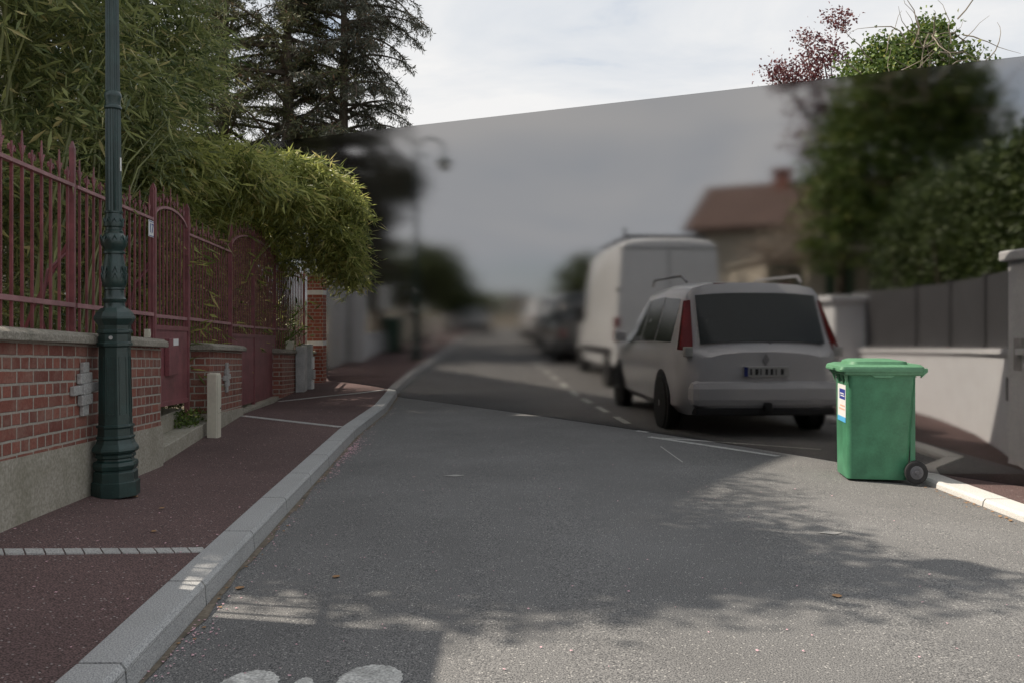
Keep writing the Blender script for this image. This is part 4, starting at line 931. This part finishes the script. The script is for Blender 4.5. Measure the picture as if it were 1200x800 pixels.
# house with red roof
def house(name, label, loc, rz, w, d, ez, rzh, wm, rm, windows=(), chim=None, grp='houses along the street', over=.3, below=.5, right=None):
    """box w along x, d along y, gables at the two y ends, ridge along y"""
    t = thing(name, label, 'house', loc, rz, grp)
    m = MB(); wr_ = w/2 if right is None else right; ezr = rzh-(rzh-ez)*wr_/(w/2); pr_ = [(-w/2, 0, -below), (wr_, 0, -below), (wr_, 0, ezr), (0, 0, rzh), (-w/2, 0, ez)]; m.prism(pr_, (0, d, 0)); m.build('wall', wm, t)
    f = MB(); sl = (rzh-ez)/(w/2); x1 = w/2+over; z1 = ez-sl*over
    for sg in (-1, 1):
        if sg > 0: x1 = wr_+over; z1 = ezr-sl*over
        f.hexa([(0, -over, rzh+.02), (sg*x1, -over, z1+.02), (sg*x1, d+over, z1+.02), (0, d+over, rzh+.02), (0, -over, rzh+.16), (sg*x1, -over, z1+.16), (sg*x1, d+over, z1+.16), (0, d+over, rzh+.16)])
    rf = f.build('roof', rm, t)
    if chim:
        cx, cy_, cw, cz = chim; c = MB(); c.box(cx-cw, cx+cw, cy_-cw, cy_+cw, ez, cz); c.box(cx-cw-.05, cx+cw+.05, cy_-cw-.05, cy_+cw+.05, cz, cz+.08); c.build('chimney', M_BRICK2, rf)
    for (face, u, z, ww, hh) in windows:
        fr = MB(); gl = MB(); e = .03
        if face == 'x-': fr.box(-w/2-e, -w/2-.002, u-ww/2-.06, u+ww/2+.06, z-.06, z+hh+.06); gl.box(-w/2-e-.006, -w/2-e-.001, u-ww/2, u+ww/2, z, z+hh)
        if face == 'x+': fr.box(w/2+.002, w/2+e, u-ww/2-.06, u+ww/2+.06, z-.06, z+hh+.06); gl.box(w/2+e+.001, w/2+e+.006, u-ww/2, u+ww/2, z, z+hh)
        if face == 'y-': fr.box(u-ww/2-.06, u+ww/2+.06, -e, -.002, z-.06, z+hh+.06); gl.box(u-ww/2, u+ww/2, -e-.006, -e-.001, z, z+hh)
        o = fr.build('window', M_WHITE, t); gl.build('pane', M_GLASS, o)
    return t
house('house', 'cream house with red tiled roof and brick chimney behind the white van', (7.9, 33.2, .3), R(-118), 6, 9.5, 4.5, 6.25, M_REND2, M_TILE, (('x+', 3, 2.0, 1.0, 1.3), ('x+', 6, 2.0, 1.0, 1.3)), (.3, 2.6, .3, 6.75))
m = thing('garage', 'low garage with dark green door beside the cream house', 'garage', (7.4, 21.5, .1))
MB().box(-1.0, 1.6, 0, 3.5, -.3, 2.9).build('wall', M_REND2, m); MB().box(-1.1, 1.7, -.1, 3.6, 2.9, 3.02).build('roof', M_COPE, m); MB().box(-.9, 1.2, -.03, -.002, 0, 2.75).build('door', M_GARAGE, m)
# hedge and trees on the right
rs = np.random.RandomState(21)
p, cen = clumps(rs, [(6.7, 12.5, 2.6, .9, 3.2, 1.1, 1.3), (6.3, 9.6, 2.7, .8, 1.6, 1.1, 1), (7.2, 10.8, 2.9, 1.0, 2.4, 1.1, 1), (7.6, 14.3, 2.9, 1.0, 2.2, 1.2, .8)], 3000, 26, .13, shell=.8)
t = thing('hedge', 'thick clipped green hedge leaning over the grey sheet fence', 'hedge', (6.9, 12, 0)); d = rs.normal(size=p.shape)
k_ = p[:, 0] > np.interp(p[:, 1], [5, 7.6, 10.3, 13.2], [4.6, 5.0, 5.95, 6.45]); p = p[k_]; d = d[k_]
leaves('foliage', p-np.array([6.9, 12, 0]), d, .085, .045, M_HEDGE2, t, 3)
s = MB()
for i in range(14): yy = 9+i*.5; xx = 6.7+.25*math.sin(i*2.2); s.tube([(xx-6.9, yy-12, -.1), (xx-6.9+.1, yy-12, 1.5), (xx-6.9, yy-12+.1, 2.7)], [.04, .03, .01], 6)
s.build('stems', M_BARK, t)
def ivy_tree():
    base = Vector((9.3, 19, 0)); t = tree('ivy_tree', 'big ivy covered tree with bare pale twigs towering over the hedge', 'tree', base, 5.8, .3,
        [(8.9, 19, 6.5, 1.55, 1.4, 1.35, 2), (7.9, 18.8, 5.9, 1.05, 1.1, 1.3, 1), (9.9, 19.1, 6.1, 1.1, 1.1, 1.1, 1), (8.2, 18.9, 4.2, 1.5, 1.3, 1.6, 1.2), (9.8, 19, 4.0, 1.9, 1.5, 1.7, 1.4), (9.25, 19, 7.65, .5, .5, .45, .4), (8.3, 19, 7.25, .6, .6, .5, .4), (9.8, 19, 2.6, 1.6, 1.3, 1.3, .8), (7.5, 18.9, 4.9, 1.2, 1.1, 1.3, 1), (7.3, 18.9, 3.6, 1.0, 1.0, 1.1, .7), (10.7, 19.1, 4.9, 1.2, 1.1, 1.3, 1)],
        2100, 22, .15, .10, .075, M_IVY, 31, limbs=14)
    tw = MB(); r2 = random.Random(8)
    for k in range(46):
        a = Vector((8.8-9.3+r2.gauss(0, .6), r2.uniform(-1.6, -.5), 5.8+r2.uniform(0, 1.9))); d = Vector((r2.uniform(-1, 1), r2.uniform(-.3, .1), r2.uniform(-.5, 1.1)))
        ps = [a]; 
        for q in range(6): d = (d+Vector((r2.gauss(0, .25), r2.gauss(0, .12), r2.gauss(0, .25)))).normalized(); ps.append(ps[-1]+d*r2.uniform(.12, .26))
        tw.tube(ps, [.016, .014, .012, .010, .007, .005, .003], 5)
    tw.build('bare_twigs', M_TWIG, t)
ivy_tree()
t = tree('plum_tree', 'purple leaved plum tree with thin branches left of the ivy tree', 'tree', (7.9, 20.5, 0), 6.6, .13,
     [(6.7, 20.4, 7.25, .75, .5, .28, 1), (7.4, 20.4, 7.8, .55, .5, .5, 1), (7.75, 20.3, 8.6, .3, .3, .3, .35), (7.4, 20.4, 6.6, .9, .7, .6, 1), (6.35, 20.4, 7.5, .4, .4, .12, .2), (7.2, 20.5, 8.3, .35, .3, .1, .15), (7.3, 20.4, 5.6, .9, .7, .6, .7), (9.9, 20.4, 7.6, .35, .3, .25, .2)],
     420, 11, .11, .085, .045, M_PLUM, 33, limbs=20)
tree('blossom_bush', 'pale flowering bush with thin branches in front of the green garage door', 'bush', (6.5, 20.3, 0), 2.6, .06, [(6.2, 20.2, 2.9, .8, .6, .7, 1), (6.9, 20.2, 3.3, .6, .5, .6, 1)], 180, 12, .16, .07, .05, M_BLOS, 35, limbs=14)
tree('leafy_tree', 'loose green tree behind the hedge at the right edge', 'tree', (13.2, 22, 0), 5, .18, [(13.2, 22, 4.6, 1.8, 1.6, 1.6, 1), (12.6, 21.5, 3.2, 1.6, 1.4, 1.2, 1)], 420, 18, .2, .1, .06, M_TREE, 37, limbs=16)
tree('round_tree', 'round topped olive green tree behind the dark parked cars', 'tree', (3.9, 46, .75), 3, .16, [(3.9, 46, 3.4, 1.75, 1.6, 1.75, 1)], 420, 22, .16, .14, .09, M_TREE, 39, limbs=10)
# ------------------------------------------------------------------ left side beyond the sheet
tree('street_tree', 'broad dull green tree behind the distant street lamp', 'tree', (-4.6, 38, .7), 3.6, .2, [(-4.9, 38, 3.7, 1.9, 1.6, 1.5, 1.2), (-3.4, 38.5, 3.6, 1.4, 1.3, 1.4, 1), (-6.4, 37, 3.3, 1.4, 1.3, 1.6, 1)], 700, 22, .2, .14, .09, M_TREE, 41, group='trees down the left side of the road', limbs=12)
tree('street_tree', 'darker round tree standing farther down the left pavement', 'tree', (-3.5, 46, .75), 3.4, .2, [(-3.5, 46, 3.4, 1.5, 1.4, 1.5, 1), (-2.9, 46, 2.6, 1.0, 1.0, .9, .5)], 450, 22, .2, .14, .09, M_HEDGE, 42, group='trees down the left side of the road', limbs=10)
tree('street_tree', 'small light green bush tree at the far end of the road', 'tree', (-3.0, 68, .8), 2.4, .12, [(-3.0, 68, 2.8, 1.7, 1.4, 1.3, 1)], 300, 18, .2, .16, .1, M_TREE, 43, group='trees down the left side of the road', limbs=8)
tree('dark_fir', 'black looking dense fir behind the smoked sheet beside the drooping cedar', 'tree', (-4.9, 31, .6), 7, .2, [(-4.7, 31, 6.3, 1.5, 1.2, 1.3, 1.2), (-5.4, 31, 4.8, 1.4, 1.2, 1.2, 1), (-4.0, 31, 6.6, .7, .7, .6, .4), (-6.2, 31, 3.2, 1.2, 1.1, 1.4, .9)], 650, 26, .22, .16, .05, M_CEDAR, 48, limbs=14)
# gateway and low walls left
def wallbox(name, label, cat, x0, x1, y0, y1, z0, z1, m, kids_=()):
    t = thing(name, label, cat, ((x0+x1)/2, (y0+y1)/2, z0)); MB().box(-(x1-x0)/2, (x1-x0)/2, -(y1-y0)/2, (y1-y0)/2, -.3, z1-z0).build('wall_body', m, t, bevel=.005)
    MB().box(-(x1-x0)/2-.04, (x1-x0)/2+.04, -(y1-y0)/2-.04, (y1-y0)/2+.04, z1-z0, z1-z0+.06).build('coping', m, t, bevel=.005); return t
pillar('pale grey gate pillar just beyond the brick pillar', -4.72, 23.0, .2, 2.35, M_REND, .03, z=.3)
pillar('second pale gate pillar behind the smoked sheet', -4.15, 23.2, .16, 2.3, M_REND, .03, z=.3)
m = MB(); m.box(-4.5, -4.33, 23.05, 23.12, .35, 2.3); tag(m.build('garden_gate', M_GREYW), 'narrow grey gate between the two pale gate pillars', 'gate')
wallbox('low_wall', 'low white wall running on from the second pale pillar', 'wall', -4.35, -4.1, 23.6, 29, .3, 1.05, M_REND)
wallbox('low_wall', 'cream low wall beside the far street tree', 'wall', -4.05, -3.8, 30, 40, .6, 1.6, M_REND2)
t = thing('rubbish_bin', 'dark green rubbish bin on the left pavement beyond the sheet', 'bin', (-3.62, 26.2, .49))
m = MB(); m.hexa([(-.22, -.25, .05), (.22, -.25, .05), (.22, .22, .05), (-.22, .22, .05), (-.28, -.3, 1.0), (.28, -.3, 1.0), (.28, .28, 1.0), (-.28, .28, 1.0)]); m.build('body', M_DARKB, t, bevel=.02)
m = MB(); m.hexa([(-.31, -.33, 1.0), (.31, -.33, 1.0), (.31, .31, 1.0), (-.31, .31, 1.0), (-.27, -.28, 1.08), (.27, -.28, 1.08), (.27, .31, 1.1), (-.27, .31, 1.1)]); m.build('lid', M_DARKB, t, bevel=.01)
for sx in (-.24, .24): m = MB(); m.lathe([(.1, -.03), (.1, .03)], 16, c=(sx, .2, .1), axis='x'); m.build('wheel', M_RUB, t)
t = thing('road_sign', 'small white rectangular sign on a thin pole by the dark bin', 'sign', (-4.0, 26.8, .5)); m = MB(); m.tube([(0, 0, -.1), (0, 0, 2.1)], .03, 8); m.build('pole', M_GREYW, t)
MB().box(-.18, .18, -.04, -.01, 1.35, 2.1).build('sign_plate', M_WHITE, t)
BO = None
for i, (x, y) in enumerate(((-2.75, 25), (-2.62, 28.5), (-2.58, 32), (-2.55, 36))):
    if BO is None:
        BO = thing('bollard', 'white bollard nearest the distant lamp on the left pavement', 'bollard', (x, y, gz(y)+.12), 0, 'white bollards along the left kerb'); MB().lathe([(.05, 0), (.05, .85), (.065, .86), (.065, .95), (.03, 1.0)], 12).build('shaft', M_WHITE, BO, smooth=True)
    else:
        o = dup(BO); o.location = (x, y, gz(y)+.12); o['label'] = ['', 'second white bollard past the distant lamp', 'third white bollard past the distant lamp', 'farthest white bollard on the left pavement'][i]
# far town on the hillside
r3 = random.Random(17); desc = ['pale', 'cream', 'grey', 'beige']
for k in range(26):
    x = -62+k*5.2+r3.uniform(-1.5, 1.5); y = 270+r3.uniform(-18, 60); z = 1.0+max(0, y-300)*.08
    w = r3.uniform(5, 8); ez = r3.uniform(5, 9)
    t = house('distant_house', 'tiny %s house on the hazy hillside at the end of the road' % desc[k % 4], (x, y, z), r3.uniform(-.4, .4), w, 8, ez, ez+2.6, [M_FAR, M_REND2, M_REND][k % 3], [M_TILE, M_SHEET][k % 2], [('y-', -w/4, 2, 1.1, 1.4), ('y-', w/4, 2, 1.1, 1.4), ('y-', -w/4, 5 if ez > 6.6 else 3.6, 1.1, .8)], None, 'houses on the far hillside', .3, 3)
rs = np.random.RandomState(51); n = 9000
p = np.stack([rs.uniform(-90, 90, n), rs.uniform(262, 380, n), np.zeros(n)], 1); p[:, 2] = 1.0+np.maximum(0, p[:, 1]-300)*.08+rs.uniform(0, 1, n)**1.5*6*(.5+.5*np.sin(p[:, 0]*.35+np.sin(p[:, 1]*.1)*3))
tag(leaves('treeline', p, rs.normal(size=(n, 3)), 1.9, 1.2, M_HEDGE, None, 5), 'far off trees among the hillside houses', 'trees', kind='stuff')
# ------------------------------------------------------------------ conifers on the left
def conifer(name, label, base, hgt, tr, prof, nlimb, seed, m, zmin, tuft=.13, lean=(0, 0), dens=1.0, droop=.25):
    """whorled limbs with side twigs; prof gives limb reach by height"""
    base = Vector(base); t = thing(name, label, 'tree', base, 0, 'tall conifers behind the bamboo'); r_ = random.Random(seed); rs = np.random.RandomState(seed)
    tk = MB(); lm = MB()
    def ctr(z): u = z/hgt; return Vector((lean[0]*u*u+.15*math.sin(u*5+seed), lean[1]*u, z))
    tk.tube([ctr(z) for z in frange(-.2, hgt, 10)], [tr*(1.15-.95*i/10) for i in range(11)], 10); tk.build('trunk', M_BARK, t, smooth=True)
    Pp = []; Dd = []
    for i in range(nlimb):
        z = zmin+(hgt-zmin)*((i+r_.random())/nlimb); a = r_.uniform(0, 6.283); Ls = lerp(prof, z)*r_.uniform(.55, 1.08)
        p = ctr(z); d = Vector((math.cos(a), math.sin(a), r_.uniform(-.25, .75))); pts = [p]; ns = 7
        for q in range(ns):
            d = (d+Vector((r_.gauss(0, .12), r_.gauss(0, .12), -.03-.07*droop*q))).normalized(); pts.append(pts[-1]+d*Ls/ns)
        lm.tube(pts, [tr*.28*(1-.85*q/ns) for q in range(ns+1)], 5)
        for q in range(2, ns+1):
            for s_ in range(int(5*dens+r_.random())):
                u = r_.random(); c = pts[q-1].lerp(pts[q], u); b = d.cross(Vector((0, 0, 1))).normalized()*r_.choice((-1, 1))
                e = (b*r_.uniform(.4, 1)+d*r_.uniform(0, .9)+Vector((0, 0, r_.uniform(-.6, .3)-droop*.7))).normalized(); l2 = r_.uniform(.25, .75)*(1-.06*q)
                end = c+e*l2
                if r_.random() < .45: lm.tube([c, end], [.012, .005], 3)
                nt_ = int(16*dens)
                uu = rs.uniform(.15, 1.05, (nt_, 1)); cc = np.array(c)+np.array(e)*l2*uu+rs.normal(size=(nt_, 3))*.045
                Pp.append(cc); Dd.append(np.array(e)*.55+rs.normal(size=(nt_, 3))*.55)
    lm.build('limbs', M_BARK, t, smooth=False)
    leaves('needles', np.concatenate(Pp), np.concatenate(Dd), tuft, .028, m, t, seed, fold=.1, lw=.5)
    return t
conifer('cedar', 'tall dark cedar with drooping sprays reaching out to the right', (-5.2, 27.5, .2), 15, .22, [(3, 2.0), (5, 2.7), (8, 2.8), (10, 2.5), (12, 3.1), (15, 2.2)], 135, 3, M_CEDAR, 3.4, .15, (-.5, 0), 1.05, .5)
conifer('cedar', 'dark pine with thick straight trunk left of the drooping cedar', (-7.35, 27.5, .2), 15, .27, [(4, 2.4), (7, 2.9), (11, 2.7), (15, 1.2)], 150, 5, M_PINE, 4.6, .17, (0, 0), .9, .1)
conifer('cedar', 'bushy dark conifer half hidden behind the tall bamboo', (-9.3, 28.0, .2), 14, .25, [(3, 2.6), (8, 2.8), (14, 1.2)], 130, 8, M_PINE, 3.8, .17, (0, 0), .9, .15)
tree('garden_bush', 'olive green shrub below the dark pine behind the bamboo', 'bush', (-8.6, 25.5, .2), 5, .15, [(-8.4, 25.8, 5.7, 1.6, 1.2, .9, 1), (-7.4, 25.5, 4.8, 1.4, 1.2, 1.0, 1)], 220, 20, .2, .12, .06, M_PINE, 44, limbs=8)
house('house', 'grey slate sided house glimpsed behind the bamboo and pine', (-17.5, 38, .2), R(5), 8, 9, 8.2, 10.5, M_GREYW, M_SHEET, (('y-', 1.5, 5.5, 1.1, 1.4), ('y-', -1.5, 5.5, 1.1, 1.4)), None)
# ------------------------------------------------------------------ what stands left of the frame and throws the shade
house('house', 'tall cream gabled house left of the frame whose shadow falls over the road', (-8.05, 11.9, 0), R(90), 10, 9, 9.07, 12.5, M_REND2, M_TILE, (('y-', -2.2, 5.6, 1.1, 1.6), ('y-', 2.2, 5.6, 1.1, 1.6), ('y-', 0, 8.4, 1.0, 1.3)), (1.5, 4, .35, 13.4), over=.02, right=3.0)
t = thing('outbuilding', 'flat roofed brick outbuilding just left of the frame', 'outbuilding', (-4.3, 2.9, 0)); MB().box(-1.3, 1.38, -3.5, 1.55, -.1, 2.92).build('wall', M_BRICK2, t); MB().box(-1.35, 1.42, -3.55, 1.58, 2.92, 3.02).build('roof', M_COPE, t)
tree('maple_tree', 'leafy tree left of the frame dappling the near road with shade', 'tree', (-5.4, 6.3, 0), 6.4, .16,
     [(-5.2, 6.4, 6.0, 1.35, .95, 1.2, 1.3), (-4.1, 6.3, 6.0, 1.0, .7, .7, .7), (-6.0, 6.3, 6.6, 1.2, 1.0, 1.2, 1), (-3.6, 5.9, 6.2, 1.0, .35, .4, .22), (-3.4, 6.9, 5.6, .8, .3, .3, .15)], 520, 14, .17, .12, .08, M_TREE, 61, limbs=40)

# ------------------------------------------------------------------ litter
rs = np.random.RandomState(77); pp = []; r4 = random.Random(5)
for k in range(260):
    y = r4.choice((r4.gauss(3.7, .2), r4.gauss(6.3, 1.2), r4.gauss(9.5, .9), r4.uniform(3.3, 14))); x = kx(y)+.02+abs(r4.gauss(0, .07)); pp.append((x, y))
for k in range(240):
    y = r4.gauss(9.3, .6); x = kx(y)+.04+abs(r4.gauss(0, .055)); pp.append((x, y))
for k in range(260):
    y = 3.3+8*r4.random()**1.5; x = kx(y)+r4.random()**1.7*4.6; pp.append((x, y))
lit = MB()
def flake(m, x, y, z, s):
    a = r4.uniform(0, 6.28); n_ = 5
    m.poly([(x+s*math.cos(a+q*1.2566)*r4.uniform(.6, 1), y+s*math.sin(a+q*1.2566)*r4.uniform(.6, 1), z+r4.uniform(0, .004)) for q in range(n_)])
for x, y in pp:
    flake(lit, x, y, rz_(x, y)+.005, r4.uniform(.004, .009)*(1.7 if y > 7.5 and x < kx(y)+.25 else 1))
for k in range(120):
    y = 3.2+11*r4.random()**1.4; x = kx(y)-KW-r4.random()*1.1; 
    if x < wx(y)+.03: continue
    flake(lit, x, y, pz(x, y)+.006, r4.uniform(.004, .010))
tag(lit.build('petal_litter', M_PETAL), 'fallen pink blossom petals along the gutter and pavement', 'petals', kind='stuff')
lit = MB()
for k in range(60):
    y = r4.uniform(5, 7.4); x = rx(y)-.02-abs(r4.gauss(0, .05)); flake(lit, x, y, rz_(x, y)+.005, r4.uniform(.008, .02))
for x, y in ((-1.42, 4.45), (-.95, 4.6), (1.6, 4.2)): flake(lit, x, y, rz_(x, y)+.006, .03)
for x, y in ((-2.3, 5.6), (-2.1, 5.0), (-2.6, 5.9), (-2.5, 3.6)): flake(lit, x, y, pz(x, y)+.008, .025)
for k in range(50):
    y = r4.uniform(3.5, 11); x = kx(y)+.02+abs(r4.gauss(0, .04)); flake(lit, x, y, rz_(x, y)+.005, r4.uniform(.006, .014))
tag(lit.build('leaf_litter', M_DRY), 'dry brown leaves lying along both kerbs', 'leaves', kind='stuff')
print('objects', len(bpy.data.objects))
